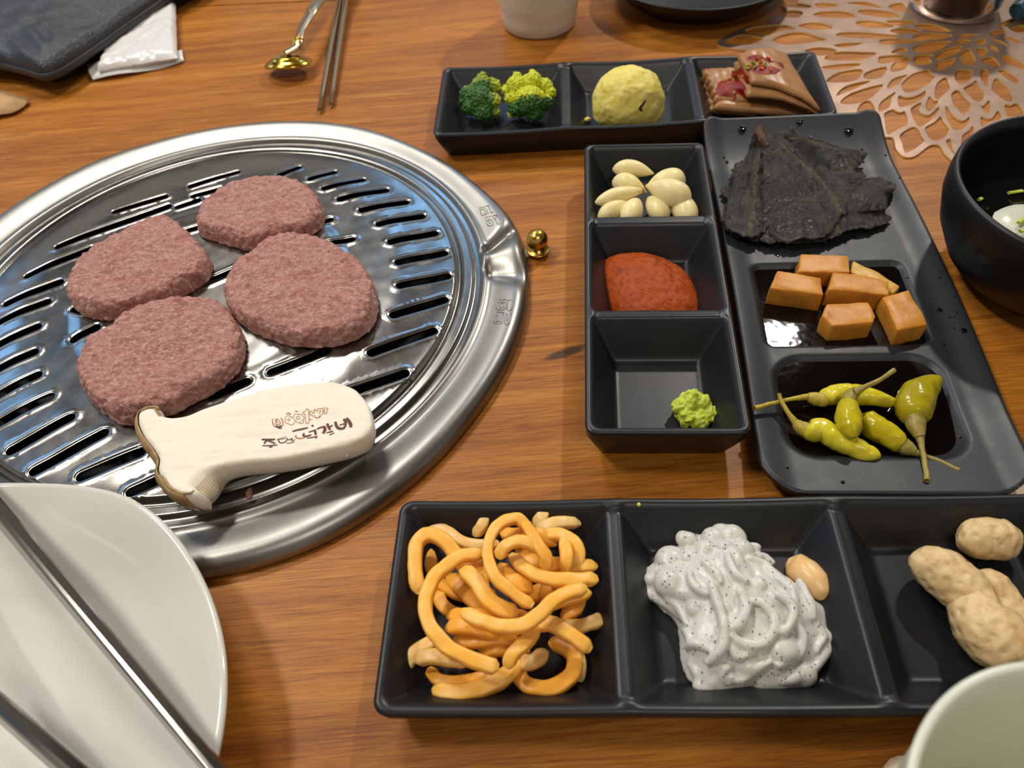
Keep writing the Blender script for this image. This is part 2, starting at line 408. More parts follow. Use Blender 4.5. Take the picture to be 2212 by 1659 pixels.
def remesh(V, Fc, vox, sm=2):
    me = bpy.data.meshes.new('tmp'); me.from_pydata(V, [], Fc); me.update()
    o = bpy.data.objects.new('tmp', me); C.objects.link(o)
    md = o.modifiers.new('r', 'REMESH'); md.mode = 'VOXEL'; md.voxel_size = vox
    if sm: s = o.modifiers.new('s', 'SMOOTH'); s.iterations = sm; s.factor = .5
    dg = bpy.context.evaluated_depsgraph_get(); ev = o.evaluated_get(dg); m2 = ev.to_mesh()
    V2 = [v.co.copy() for v in m2.vertices]; F2 = [tuple(p.vertices) for p in m2.polygons]
    ev.to_mesh_clear(); bpy.data.objects.remove(o); bpy.data.meshes.remove(me)
    return V2, F2

# ================================================================== STRUCTURE: floor, table
fl = ob('floor', [(-3, -2, -.74), (3, -2, -.74), (3, 4, -.74), (-3, 4, -.74)], [(0, 1, 2, 3)], 'floor', kind='structure', smooth=False)
ob('ceiling', [(-3, -2.2, 1.78), (3, -2.2, 1.78), (3, 4.2, 1.78), (-3, 4.2, 1.78)], [(3, 2, 1, 0)], 'ceiling', kind='structure', smooth=False)
PSI = -.085
def T(x, y, z=0): return Vector((x*math.cos(PSI)-y*math.sin(PSI), x*math.sin(PSI)+y*math.cos(PSI), z))
def box(c0, c1, fn=lambda x, y, z: Vector((x, y, z))):
    (x0, y0, z0), (x1, y1, z1) = c0, c1
    V = [fn(x, y, z) for z in (z0, z1) for x, y in ((x0, y0), (x1, y0), (x1, y1), (x0, y1))]
    return V, [(0, 3, 2, 1), (4, 5, 6, 7), (0, 1, 5, 4), (1, 2, 6, 5), (2, 3, 7, 6), (3, 0, 4, 7)]
GC = Vector((-.1665, .3370)); R2 = .1545; R1 = .1825; HOLE = .166
seamP = G(590, 6); SY = (Matrix.Rotation(-PSI, 3, 'Z') @ seamP).y
table = thing('dining_table', (0, .4, -.74), 'orange-brown oiled wooden dining table carrying all the dishes and the grill', 'table')
# near board with the round cut-out for the grill
cut = [(GC.x+HOLE*math.cos(2*PI*k/96), GC.y+HOLE*math.sin(2*PI*k/96)) for k in range(96)]
outer = [T(-.95, -.40), T(1.05, -.40), T(1.05, SY-.0012), T(-.95, SY-.0012)]
v, f = cdt([(p.x, p.y) for p in outer], [cut], [])
V = [Vector((p.x, p.y, 0)) for p in v]; o = ob('board', V, up_faces(V, f), 'wood', table, smooth=False); solid(o, .035)
V, Fc = box((-.95, SY+.0012, -.035), (1.05, SY+.45, 0), T); ob('board', V, Fc, 'wood', table, smooth=False)
V, Fc = box((-.95, SY-.0012, -.035), (1.05, SY+.0012, -.006), T); ob('board_gap', V, Fc, 'table_gap', table, smooth=False, label='dark seam between the two boards')
for x in (-.88, .98):
    for y in (-.33, SY+.38):
        V, Fc = box((x-.03, y-.03, -.74), (x+.03, y+.03, -.035), T); ob('leg', V, Fc, 'wood', table, smooth=False)

# ================================================================== GRILL
SLOTS = [('a', 990, 216, 1080, 182), ('b', 1100, 228, 1208, 200), ('c', 1150, 262, 1310, 228), ('d', 1205, 300, 1395, 265), ('e', 1283, 340, 1467, 308),
 ('f', 1345, 390, 1525, 357), ('g', 1387, 455, 1572, 418), ('h', 1413, 528, 1606, 488), ('i', 1418, 612, 1628, 568), ('j', 1395, 718, 1632, 653),
 ('k', 1315, 855, 1610, 760), ('l', 1195, 1010, 1550, 888), ('n', 672, 255, 862, 198), ('o', 400, 348, 603, 285), ('q', 195, 475, 615, 320),
 ('r', 85, 580, 340, 470), ('s', 10, 680, 230, 590), ('t', -60, 768, 185, 660), ('u', -80, 862, 150, 748), ('v', -90, 955, 140, 838), ('w', -90, 1048, 152, 920),
 ('x', -60, 1130, 197, 998), ('y', 20, 1210, 270, 1072), ('z', 100, 1285, 390, 1127), ('aa', 270, 1300, 525, 1195), ('bb', 430, 1365, 600, 1288),
 ('m1', 745, 1010, 900, 945), ('m2', 955, 925, 1185, 835), ('m3', 250, 810, 360, 750), ('m4', 1060, 405, 1195, 368), ('m5', 1090, 478, 1275, 438),
 ('p', 682, 290, 800, 258), ('p2', 625, 330, 720, 298), ('m6', 300, 705, 255, 690), ('m7', 720, 605, 860, 545), ('m8', 640, 420, 800, 372), ('cc', 1000, 1175, 1365, 1083)]
def dome(r):
    if r > .1515: return .0042
    if r > .1485: return .0042+.0018*smooth_step((.1515-r)/.003)
    if r > .1450: return .0060
    if r > .1420: return .0060-.0022*smooth_step((.1450-r)/.0028)
    if r > .1385: return .0038+.0028*smooth_step((.1420-r)/.0035)
    b = .0066+.0038*smooth_step((.1385-r)/.034)
    return b + .0012*smooth_step((.080-r)/.008)
def zplate(x, y): return dome((Vector((x, y))-GC).length)
def Gp(px, py):
    z = .009
    for _ in range(5): p = G(px, py, z); z = zplate(p.x, p.y)
    return p
slots = []
for nm, *q in SLOTS:
    q = [c/1.659 for c in q]; a = Gp(q[0], q[1]+250); b = Gp(q[2], q[3]+250)
    w = .0022 if nm in 'a b c n o m4 m5 p p2 m6 m8'.split() else .0027
    a2, b2 = Vector((a.x, a.y)), Vector((b.x, b.y))
    for _ in range(60):
        if (b2-GC).length > .1375: b2 = b2.lerp(a2, .01)
        if (a2-GC).length > .1375: a2 = a2.lerp(b2, .01)
    d = (b2-a2).normalized()*w
    slots.append((a2+d, b2-d, w))
def capsule(a, b, w, n=8):
    d = (b-a).normalized(); s = Vector((-d.y, d.x)); out = []
    L = (b-a).length; k = max(2, int(L/.003))
    for i in range(k): out.append(a+d*(L*i/k)-s*w)
    for i in range(n+1):
        t = -PI/2+PI*i/n; out.append(b+d*math.cos(t)*w+s*math.sin(t)*w)
    for i in range(1, k): out.append(b-d*(L*i/k)+s*w)
    for i in range(n+1):
        t = PI/2+PI*i/n; out.append(a+d*math.cos(t)*w+s*math.sin(t)*w)
    o = [out[0]]
    for p in out[1:]:
        if (p-o[-1]).length > 1e-6: o.append(p)
    if (o[0]-o[-1]).length < 1e-6: o.pop()
    return o
holes = [capsule(*s) for s in slots]
outer = [(GC.x+.1538*math.cos(2*PI*k/440), GC.y+.1538*math.sin(2*PI*k/440)) for k in range(440)]
pts = []
for off in (.0007, .0015, .0024):
    for a, b, w in slots:
        for p in capsule(a, b, w+off, 6):
            if (p-GC).length > .150: continue
            if min((segd(p, c, d)-e) for c, d, e in slots) > off*.8: pts.append(p)
seen = []
def addp(p):
    if min((segd(p, c, d)-e) for c, d, e in slots) > .0029: pts.append(p)
i = 1
while i*.0023 < .137:
    r = i*.0023; nk = max(6, int(2*PI*r/.0025))
    for k in range(nk): a = 2*PI*(k+.5*(i % 2))/nk; addp(GC+Vector((math.cos(a), math.sin(a)))*r)
    i += 1
r = .1383
while r < .1530:
    for k in range(440): a = 2*PI*k/440; addp(GC+Vector((math.cos(a), math.sin(a)))*r)
    r += .0011
def zfull(x, y):
    p = Vector((x, y)); r = (p-GC).length; d = min((segd(p, c, e)-w) for c, e, w in slots)
    return dome(r)+.00028*math.exp(-((d-.0015)/.0010)**2)-.0003*math.exp(-(d/.0006)**2)+(.00022*noise.noise(Vector((x, y, 0))*45)+.0001*noise.noise(Vector((x, y, 3))*110))*smooth_step((.142-r)/.01)
v, f = cdt(outer, holes, pts)
V = []; NR_ = []
for p in v:
    h_ = .00025; z = zfull(p.x, p.y); V.append(Vector((p.x, p.y, z)))
    NR_.append(Vector((-(zfull(p.x+h_, p.y)-zfull(p.x-h_, p.y))/(2*h_), -(zfull(p.x, p.y+h_)-zfull(p.x, p.y-h_))/(2*h_), 1)).normalized())
Fc = up_faces(V, f)
for hl_ in holes:                      # the cut edge of every slot
    cx = sum((q for q in hl_), Vector((0, 0)))/len(hl_); b = len(V); n_ = len(hl_)
    for q in hl_:
        z = zfull(q.x, q.y); nn = (cx-q); nn = Vector((nn.x, nn.y, 0)).normalized()
        V.append(Vector((q.x, q.y, z))); V.append(Vector((q.x, q.y, z-.0014))); NR_ += [nn, nn]
    for k in range(n_): k2_ = (k+1) % n_; Fc.append((b+2*k, b+2*k2_, b+2*k2_+1, b+2*k+1))
grill = thing('grill_plate', (GC.x, GC.y, 0), 'round stainless steel grill with parallel slots and wide rim, set into the table', 'grill')
plate_tree = tree(V, Fc)
o = ob('slotted_plate', V, Fc, 'steel', grill)
o.data.normals_split_custom_set_from_vertices(NR_)
# rim ring, its outer edge following the slightly uneven pressed shape
OUT = [(217, 353), (330, 317), (452, 288), (603, 271), (687, 271), (784, 284), (904, 328), (1025, 401), (1080, 447), (1116, 491), (1135, 540), (1144, 600), (1141, 660), (1127, 720), (1090, 805), (1025, 901), (904, 1034), (800, 1113), (723, 1160), (640, 1197), (573, 1220), (500, 1238), (440, 1247)]
outr = []
for p in OUT:
    g = G(*p, .003); d = Vector((g.x, g.y))-GC; outr.append((math.atan2(d.y, d.x), d.length))
outr.sort()
def rout(a):
    a = (a+PI) % (2*PI)-PI
    if a < outr[0][0] or a > outr[-1][0]:
        g = (a-outr[-1][0]) % (2*PI); T_ = (outr[0][0]-outr[-1][0]) % (2*PI); t = g/T_
        return outr[-1][1]*(1-t)+outr[0][1]*t
    for i in range(len(outr)-1):
        if outr[i][0] <= a <= outr[i+1][0]:
            t = (a-outr[i][0])/(outr[i+1][0]-outr[i][0]); return outr[i][1]*(1-t)+outr[i+1][1]*t
SEG = 720
ro = [rout(2*PI*k/SEG) for k in range(SEG)]
ro = [sum(ro[(k+j) % SEG] for j in range(-9, 10))/19 for k in range(SEG)]
RP = [(-.06, .0005), (-.04, .0040), (-.01, .0050), (.03, .0062), (.07, .0072), (.11, .0068), (.16, .0058), (.24, .0060), (.34, .0067), (.45, .0076), (.56, .0084), (.66, .0090), (.75, .0092), (.83, .0088), (.90, .0076), (.95, .0060), (.98, .0042), (1.0, .0020), (.995, .0006), (.96, .0002)]
pn = K([(330, 660), (620, 430), (370, 870), (745, 1080)], 980, 400, 4.608)
def ang_of(p): g = G(*p, .006); return math.atan2(g.y-GC.y, g.x-GC.x)
aI1, aO1, aI2, aO2 = [ang_of(p) for p in pn]
def notch(a, t):
    a = (a+PI) % (2*PI)-PI
    hi = aI1+(aO1-aI1)*t; lo = aI2+(aO2-aI2)*t
    if t < .02: return 0
    u = (a-lo)/(hi-lo) if hi > lo else -1
    k = smooth_step(t/.15)
    dz = 0
    e1 = math.exp(-((u-1.0)/.10)**2); e0 = math.exp(-((u-.18)/.17)**2)
    dz -= (.0040*e1+.0034*e0)*k
    dz += .0022*math.exp(-((u-.62)/.20)**2)*k
    return dz
V = []; Fc = []
def rim_z(t, a):
    for i in range(len(RP)-4):
        if RP[i][0] <= t <= RP[i+1][0]:
            s = (t-RP[i][0])/(RP[i+1][0]-RP[i][0]); return RP[i][1]*(1-s)+RP[i+1][1]*s+notch(a, t)
    return RP[-4][1]
for j, (t, z) in enumerate(RP):
    for k in range(SEG):
        a = 2*PI*k/SEG; r = R2+(ro[k]-R2)*t
        zz = z + (notch(a, max(0, t)) if .0 < t < .999 else 0)*(1 if t < .9 else .5)
        V.append(Vector((GC.x+r*math.cos(a), GC.y+r*math.sin(a), max(.0003, zz))))
for j in range(len(RP)-1):
    for k in range(SEG): Fc.append((j*SEG+k, (j+1)*SEG+k, (j+1)*SEG+(k+1) % SEG, j*SEG+(k+1) % SEG))
rim_tree = tree(V, Fc)
ob('rim', V, Fc, 'steel_rim', grill, label='wide worn steel rim with a folded lifting notch')
# stamped characters on the rim, traced stroke by stroke
L1 = [[(250, 232), (350, 205)], [(262, 252), (300, 238), (315, 285), (282, 300), (262, 252)], [(318, 232), (345, 285)], [(348, 208), (370, 275), (395, 265)], [(290, 300), (330, 290)],
      [(312, 325), (430, 298)], [(325, 350), (340, 400), (378, 405), (392, 385), (375, 345), (325, 350)], [(345, 360), (365, 385)], [(392, 318), (410, 345), (425, 312), (440, 305), (468, 375), (440, 388), (415, 340)],
      [(450, 1142), (520, 1142)], [(442, 1165), (425, 1235), (505, 1240), (520, 1170), (442, 1165)], [(468, 1175), (462, 1220), (492, 1222), (498, 1180), (468, 1175)], [(540, 1148), (588, 1152), (572, 1242), (532, 1238), (540, 1148)],
      [(430, 1262), (500, 1272)], [(425, 1290), (398, 1370), (482, 1374), (492, 1285)], [(438, 1300), (425, 1355), (465, 1358)], [(518, 1278), (508, 1376), (552, 1378), (568, 1280)], [(535, 1285), (530, 1350)]]
parts = []
for s in L1:
    P = [hit(*q, [rim_tree], .007)+Vector((0, 0, .0001)) for q in K(s, 980, 400, 4.608)]
    parts.append(sweep(catmull(P, 3), .00028, 6))
for q in (parts[:9], parts[9:]): V, Fc = join(q); ob('stamped_lettering', V, Fc, 'steel_rim', grill)
# pit under the plate
V, Fc = lathe([(.1655, -.001), (.160, -.02), (.14, -.07), (.10, -.085), (.001, -.085)], GC, 64); o = ob('fire_pit', V, Fc[:-2], 'dark', grill)
parts = []
for r in (.05, .09):
    P = [Vector((GC.x+r*math.cos(a), GC.y+r*math.sin(a), -.06)) for a in [2*PI*k/48 for k in range(49)]]; parts.append(sweep(P, .005, 8))
V, Fc = join(parts); ob('burner', V, Fc, 'dark', grill)
# brass valve knob
kb = thing('valve_knob', G(1163, 545, 0), 'brass ball knob on a small lever at the right edge of the grill rim', 'knob')
k0 = G(1163, 548, 0)
V, Fc = lathe([(.0030, .0002), (.0068, .0022), (.0070, .0032), (.0066, .0036), (.0035, .0036), (.003, .006)], k0, 32); ob('collar', V, Fc, 'brass', kb)
V, Fc = ball(k0+Vector((-.0003, .001, .0098)), .0064, 18, 30); ob('ball', V, Fc, 'brass', kb)
d = (GC.to_3d()-k0); d.z = 0; d.normalize(); s = Vector((-d.y, d.x, 0))*.0035
V = [k0+s*.8-d*.004, k0-s*.8-d*.004, k0-s+d*.018, k0+s+d*.018]; V = [p+Vector((0, 0, .0003)) for p in V]+[p+Vector((0, 0, .0017)) for p in V]
ob('lever', V, [(0, 3, 2, 1), (4, 5, 6, 7), (0, 1, 5, 4), (1, 2, 6, 5), (2, 3, 7, 6), (3, 0, 4, 7)], 'stick_steel', kb, smooth=False)

# ================================================================== PATTIES
def k8(p): return K(p, 100, 350, 2.765)
PAT = [([(875, 320), (900, 250), (960, 190), (1060, 120), (1180, 75), (1320, 62), (1450, 75), (1540, 100), (1610, 160), (1640, 230), (1630, 290), (1570, 350), (1450, 395), (1330, 415), (1260, 445), (1150, 445), (1000, 400), (900, 370)], 'raw pink ground-beef patty at the far side of the grill, farthest back'),
 ([(90, 730), (120, 640), (220, 520), (340, 440), (460, 380), (570, 330), (680, 292), (740, 300), (800, 350), (880, 420), (935, 490), (962, 550), (935, 620), (860, 670), (780, 720), (650, 770), (500, 820), (400, 850), (280, 865), (170, 840), (110, 790)], 'raw ground-beef patty at the left of the grill with a wedge-like pointed outline'),
 ([(1040, 720), (1060, 650), (1120, 560), (1220, 500), (1300, 430), (1400, 395), (1520, 400), (1680, 440), (1800, 510), (1900, 590), (1950, 690), (1965, 790), (1940, 880), (1880, 950), (1760, 1005), (1600, 1028), (1440, 1020), (1300, 980), (1180, 930), (1100, 870), (1050, 800)], 'raw ground-beef patty nearest the slots at the right side of the grill'),
 ([(150, 1230), (175, 1120), (240, 1020), (360, 950), (440, 880), (560, 820), (700, 790), (860, 775), (980, 790), (1060, 830), (1130, 920), (1160, 1020), (1140, 1130), (1070, 1220), (960, 1300), (840, 1360), (720, 1420), (600, 1460), (480, 1490), (400, 1495), (330, 1460), (260, 1400), (200, 1340)], 'large raw ground-beef patty in front, touching the mushroom slice')]
pz = []
for i, (pl, lab) in enumerate(PAT):
    cen = k8([(sum(p[0] for p in pl)/len(pl), sum(p[1] for p in pl)/len(pl))])[0]
    g = G(*cen, .02); zb = zplate(g.x, g.y)-.0006; zt = zb+.0135
    ol = [G(*p, zt-.0015) for p in k8(pl)]
    cx = sum(p.x for p in ol)/len(ol); cy = sum(p.y for p in ol)/len(ol)
    V, Fc = blob(ol, zb, lambda x, y: zt+.0012*fbm((x, y, 0), 60, 3), rings=95, seg=440, amp=.00050, sc=420, seed=i*7, flat=.30, crumbs=250, crumb_amp=.0014,
                 prof=lambda s: (1-s**14)**.42*.97+.03)
    # torn crumbs hanging at the lower edge
    o = ob('beef_patty', V, Fc, 'meat', label=lab, cat='meat patty', group='raw patties on the grill')
    pz.append(tree(V, Fc))
cr = Gp(540, 1068)
V, Fc = ball(cr+Vector((0, 0, .0012)), .0016, 8, 12, (1, 2.0, .8)); V = [p+noise.noise_vector(p*600)*.0007 for p in V]
ob('meat_crumb', V, Fc, 'meat', label='tiny pink crumb of raw meat on the steel in front of the mushroom', cat='crumb')

# ================================================================== MUSHROOM
def k6(p): return K(p, 280, 800, 3.95)
TOPM = [(75, 390), (85, 360), (110, 335), (155, 318), (200, 314), (238, 322), (232, 345), (270, 383), (330, 400), (400, 402), (500, 382), (640, 320), (900, 238), (1200, 150), (1500, 108), (1680, 98), (1770, 100), (1900, 150), (1970, 210), (2030, 290), (2062, 410), (2062, 470), (2020, 540), (1920, 600), (1700, 660), (1300, 740), (1000, 770), (800, 800), (640, 850), (560, 900), (505, 960), (535, 990), (556, 1015), (540, 1045), (460, 1050), (350, 1010), (300, 940), (280, 905), (245, 850), (255, 750), (200, 650), (130, 560), (85, 470)]
mz = .0275; mb = .0142
tp = [G(*p, mz) for p in k6(TOPM)]
tp = catmull(tp, 4, True)
out2 = [(p.x, p.y) for p in tp]
xs = [p[0] for p in out2]; ys = [p[1] for p in out2]
pts = []
x = min(xs)
while x < max(xs):
    y = min(ys)
    while y < max(ys):
        q = (x+random.uniform(-.0003, .0003), y+random.uniform(-.0003, .0003))
        if inside(q, out2):
            dd = min((Vector(q)-Vector(o_)).length for o_ in out2)
            if dd > .0009: pts.append(q)
        y += .0016
    x += .0016
v, f = cdt(out2, [], pts)
mush = thing('mushroom_slice', (sum(xs)/len(xs), sum(ys)/len(ys), mb), 'thick cream slice of king oyster mushroom with burnt-in lettering, lying on the grill', 'mushroom')
V = []
for p in v:
    dd = min((p-Vector(o_)).length for o_ in out2)
    V.append(Vector((p.x, p.y, mz-.0005*(1-min(1, dd/.0016))**2+.0004*fbm((p.x, p.y, 1), 90, 3))))
Ft = up_faces(V, f); mush_tree = tree(V, Ft)
nb = len(out2); area2 = sum(out2[i][0]*out2[(i+1) % nb][1]-out2[(i+1) % nb][0]*out2[i][1] for i in range(nb))
# side wall: rings of the outline going down; the boundary vertices are found by position
idx = []
for q in out2:
    idx.append(min(range(len(v)), key=lambda i: (v[i]-Vector(q)).length_squared) if False else None)
look = {(round(p.x, 7), round(p.y, 7)): i for i, p in enumerate(v)}
def near(q):
    k = (round(q[0], 7), round(q[1], 7))
    return look.get(k) if k in look else min(range(len(v)), key=lambda i: (v[i]-Vector(q)).length_squared)
idx = [near(q) for q in out2]
cM = Vector((sum(xs)/len(xs), sum(ys)/len(ys)))
lowpx = k6([(650, 1120)])[0]; gl = G(*lowpx, .016)
def bottom_pt(q, t, i):
    """q outline point, t 0 top..1 bottom"""
    p = Vector((q[0], q[1], mz-.0005-(mz-.0005-mb)*t))
    n0 = Vector(out2[(i+1) % nb])-Vector(out2[i-1]); nn = Vector((n0.y, -n0.x)).normalized()*(1 if area2 > 0 else -1)
    bul = .0012*math.sin(PI*min(1, t*1.1))-.0012*t
    # flare of the cap: near corner swells outwards and down
    fl_ = math.exp(-((Vector(q)-Vector((gl.x-.004, gl.y+.006))).length/.009)**2)
    w = Vector((nn.x*bul, nn.y*bul)); w += Vector((.010, -.006))*fl_*math.sin(PI*.5*t)*(1-.25*t)
    return p+Vector((w.x, w.y, 0))
base = list(V); rows = [idx]; NR = 7
for j in range(1, NR+1):
    t = j/NR; r = []
    for i, q in enumerate(out2): r.append(len(base)); base.append(bottom_pt(q, t, i)+noise.noise_vector(Vector((q[0]*400, q[1]*400, t*3)))*.0002)
    rows.append(r)
Fs = []
for j in range(NR):
    for i in range(nb):
        a, b, c, d_ = rows[j][i], rows[j][(i+1) % nb], rows[j+1][(i+1) % nb], rows[j+1][i]
        Fs.append((a, d_, c, b) if area2 > 0 else (a, b, c, d_))
bt = tuple(rows[-1]) if area2 < 0 else tuple(reversed(rows[-1]))
ob('stem_flesh', base, Ft+Fs+[bt], 'mushroom', mush)
# brown cap skin over the left side
i0 = 33*4; NI = nb
caps = list(range(34*4, nb))+list(range(0, 5*4))
V = []; Fc = []
for n_, i in enumerate(caps):
    q = out2[i]; e = min(1, n_/8, (len(caps)-1-n_)/8)
    n0 = Vector(out2[(i+1) % nb])-Vector(out2[i-1]); nn = Vector((n0.y, -n0.x)).normalized()*(1 if area2 > 0 else -1)
    for j in range(6):
        t = j/5; p = bottom_pt(q, t*.98+.0, i)+Vector((nn.x, nn.y, 0))*(.0006*e+.0018*math.sin(PI*(.15+.7*t))*e)
        if j == 0: p = Vector((q[0]+nn.x*.0004, q[1]+nn.y*.0004, mz-.0002))
        V.append(p)
for n_ in range(len(caps)-1):
    for j in range(5):
        a = n_*6+j; Fc.append((a, a+1, a+7, a+6) if area2 > 0 else (a, a+6, a+7, a+1))
o = ob('cap_skin', V, Fc, 'mushroom_cap', mush); solid(o, .0005, 1)
# curled lip of the cap at its near corner
lp = [hit(*q, [mush_tree], mz) for q in k6([(285, 905), (305, 950), (350, 1000), (400, 1030), (450, 1050), (520, 1048), (555, 1020)])]
V, Fc = sweep(catmull([p+Vector((0, 0, .0001)) for p in lp], 4), [.0003, .0007, .0008, .0006, .0007, .0006, .0002], 8, jitter=.0002); ob('cap_edge', V, Fc, 'mushroom_cap', mush)
lp = [hit(*q, [mush_tree], mz) for q in k6([(95, 350), (150, 318), (215, 312), (240, 325), (228, 345), (262, 380)])]
V, Fc = sweep(catmull(lp, 4), [.0002, .0004, .0007, .0009, .0008, .0003], 8, jitter=.0002); ob('cap_edge', V, Fc, 'mushroom_cap', mush)
# gill ridges on the flared side
parts = []
for k in range(14):
    u = k/13; i = int((27.5+3.6*u)*4)
    P = [bottom_pt(out2[i % nb], t, i % nb)+Vector((.0003, -.0003, 0)) for t in (.12, .3, .5, .7, .9)]
    parts.append(sweep(catmull(P, 2), [.0001, .00035, .00035, .0003, .0001], 5))
V, Fc = join(parts); ob('gills', V, Fc, 'mushroom_gills', mush)
# frayed fibres
parts = []
for s in ([(1640, 95), (1650, 70), (1665, 62)], [(1700, 98), (1730, 85)], [(1870, 690), (1860, 715), (1850, 740)], [(1900, 670), (1912, 690)], [(95, 600), (80, 640), (78, 668)]):
    P = [G(*q, mz-.006) for q in k6(s)]; V, Fc = sweep(catmull(P, 3), .0003, 5); ob('fibre', V, Fc, 'mushroom', mush)
def strokes(lst, kf, trees, zz, lift=.00012):
    parts = []
    for pts_, w in lst:
        P = [hit(*q, trees, zz) for q in kf(pts_)]
        P = catmull(P, 4) if len(P) > 2 else [P[0].lerp(P[1], t/6) for t in range(7)]
        V, Fc = [], []; L = len(P); kk = kf([(0, 0), (w, 0)]); wp = (kk[1][0]-kk[0][0])*1.25
        for i, p in enumerate(P):
            t = (P[min(L-1, i+1)]-P[max(0, i-1)]); t.z = 0; t.normalize(); s = Vector((-t.y, t.x, 0))
            e = .72+.28*math.sin(PI*min(1, max(0, (i+.5)/L)))
            h = pxr(p, wp/2)*e
            V += [p+s*h+Vector((0, 0, lift)), p-s*h+Vector((0, 0, lift))]
            if i: b = 2*i; Fc.append((b-2, b-1, b+1, b))
        parts.append((V, Fc))
    return join(parts)
def kt(p): return K(p, 550, 850, 8.848)
HEAVY = [([(135, 878), (260, 885), (392, 876)], 36), ([(270, 885), (215, 915), (188, 965)], 32), ([(250, 905), (320, 925), (395, 962)], 26), ([(148, 1000), (300, 998), (440, 985)], 22), ([(310, 1005), (310, 1036)], 52),
 ([(447, 865), (455, 900), (490, 942), (555, 940), (610, 905), (630, 855)], 20), ([(447, 872), (540, 848), (610, 820)], 8), ([(455, 880), (625, 858)], 10), ([(640, 888), (700, 880)], 20), ([(708, 850), (715, 890), (735, 918)], 22), ([(605, 952), (690, 945), (770, 925)], 12), ([(745, 895), (772, 885)], 18),
 ([(722, 728), (820, 700), (920, 680), (1022, 655)], 34), ([(945, 760), (935, 800), (985, 822), (1085, 790)], 36), ([(1032, 742), (1120, 715), (1160, 700)], 28), ([(1150, 690), (1160, 740), (1172, 795)], 38), ([(1000, 860), (1110, 838), (1205, 822)], 22), ([(1195, 822), (1160, 866)], 18), ([(1095, 605), (1120, 632)], 34),
 ([(1190, 682), (1260, 655), (1325, 632)], 34), ([(1325, 625), (1345, 690), (1310, 768)], 50), ([(1385, 575), (1410, 630), (1445, 700)], 42), ([(1435, 648), (1490, 608)], 30), ([(1370, 758), (1440, 735), (1500, 718)], 22), ([(1425, 792), (1480, 778), (1520, 748)], 20), ([(1505, 720), (1440, 755)], 12),
 ([(1545, 540), (1560, 610), (1605, 665), (1690, 672), (1735, 620)], 48), ([(1700, 490), (1735, 540), (1738, 620)], 42), ([(1620, 606), (1680, 590), (1730, 580)], 24), ([(1755, 472), (1800, 530), (1835, 590), (1840, 650)], 54), ([(400, 630), (450, 640), (525, 625)], 36), ([(450, 660), (520, 668)], 26)]
LIGHT = [([(800, 795), (780, 830), (830, 858), (910, 858), (960, 840)], 22), ([(930, 770), (925, 830)], 14),
 ([(340, 482), (345, 540), (360, 600), (400, 645)], 16), ([(500, 465), (530, 510), (545, 570), (535, 630)], 16), ([(385, 495), (455, 490)], 14), ([(400, 498), (410, 550), (400, 600)], 14), ([(450, 500), (412, 535), (455, 560)], 14), ([(470, 505), (490, 560), (485, 600)], 14), ([(400, 600), (500, 590)], 16),
 ([(600, 440), (580, 490), (600, 560), (650, 580), (690, 600), (740, 590), (770, 540)], 11), ([(600, 440), (640, 425), (690, 440), (720, 470), (740, 440)], 11), ([(655, 475), (632, 500), (655, 525), (678, 500), (655, 475)], 10), ([(600, 390), (650, 380), (690, 400)], 26), ([(770, 335), (835, 350)], 16),
 ([(745, 450), (760, 400), (810, 390), (850, 400), (900, 410), (925, 440), (945, 480), (920, 510)], 11), ([(750, 480), (780, 530), (840, 560), (870, 570)], 11), ([(830, 430), (792, 465), (830, 498), (866, 465), (830, 430)], 12), ([(865, 530), (880, 575), (930, 560), (925, 515), (885, 508)], 11),
 ([(920, 365), (980, 325), (990, 295), (1035, 318), (1040, 440), (1036, 555), (980, 560), (962, 400), (925, 392), (920, 365)], 12),
 ([(1045, 355), (1060, 400), (1110, 430), (1150, 425), (1165, 460), (1210, 470), (1240, 430), (1280, 400)], 12), ([(1045, 350), (1085, 340), (1105, 380), (1140, 370), (1135, 320), (1160, 310), (1190, 340), (1205, 300)], 12), ([(1205, 300), (1250, 290), (1300, 300), (1310, 360), (1280, 410)], 12), ([(1215, 380), (1255, 360), (1265, 330), (1225, 340)], 10), ([(1150, 450), (1200, 470), (1270, 440)], 16),
 ([(1320, 255), (1335, 310), (1330, 380), (1372, 385), (1380, 330), (1398, 300), (1385, 275), (1352, 285)], 12), ([(1050, 500), (1100, 500)], 14)]
V, Fc = strokes(LIGHT, kt, [mush_tree], mz, .00010); ob('scorched_lettering', V, Fc, 'burn_light', mush, smooth=False, label='amber outlined lettering scorched along the upper line')
V, Fc = strokes(HEAVY, kt, [mush_tree], mz, .00014); ob('burnt_lettering', V, Fc, 'burn', mush, smooth=False, label='dark brown burnt lettering along the lower line')

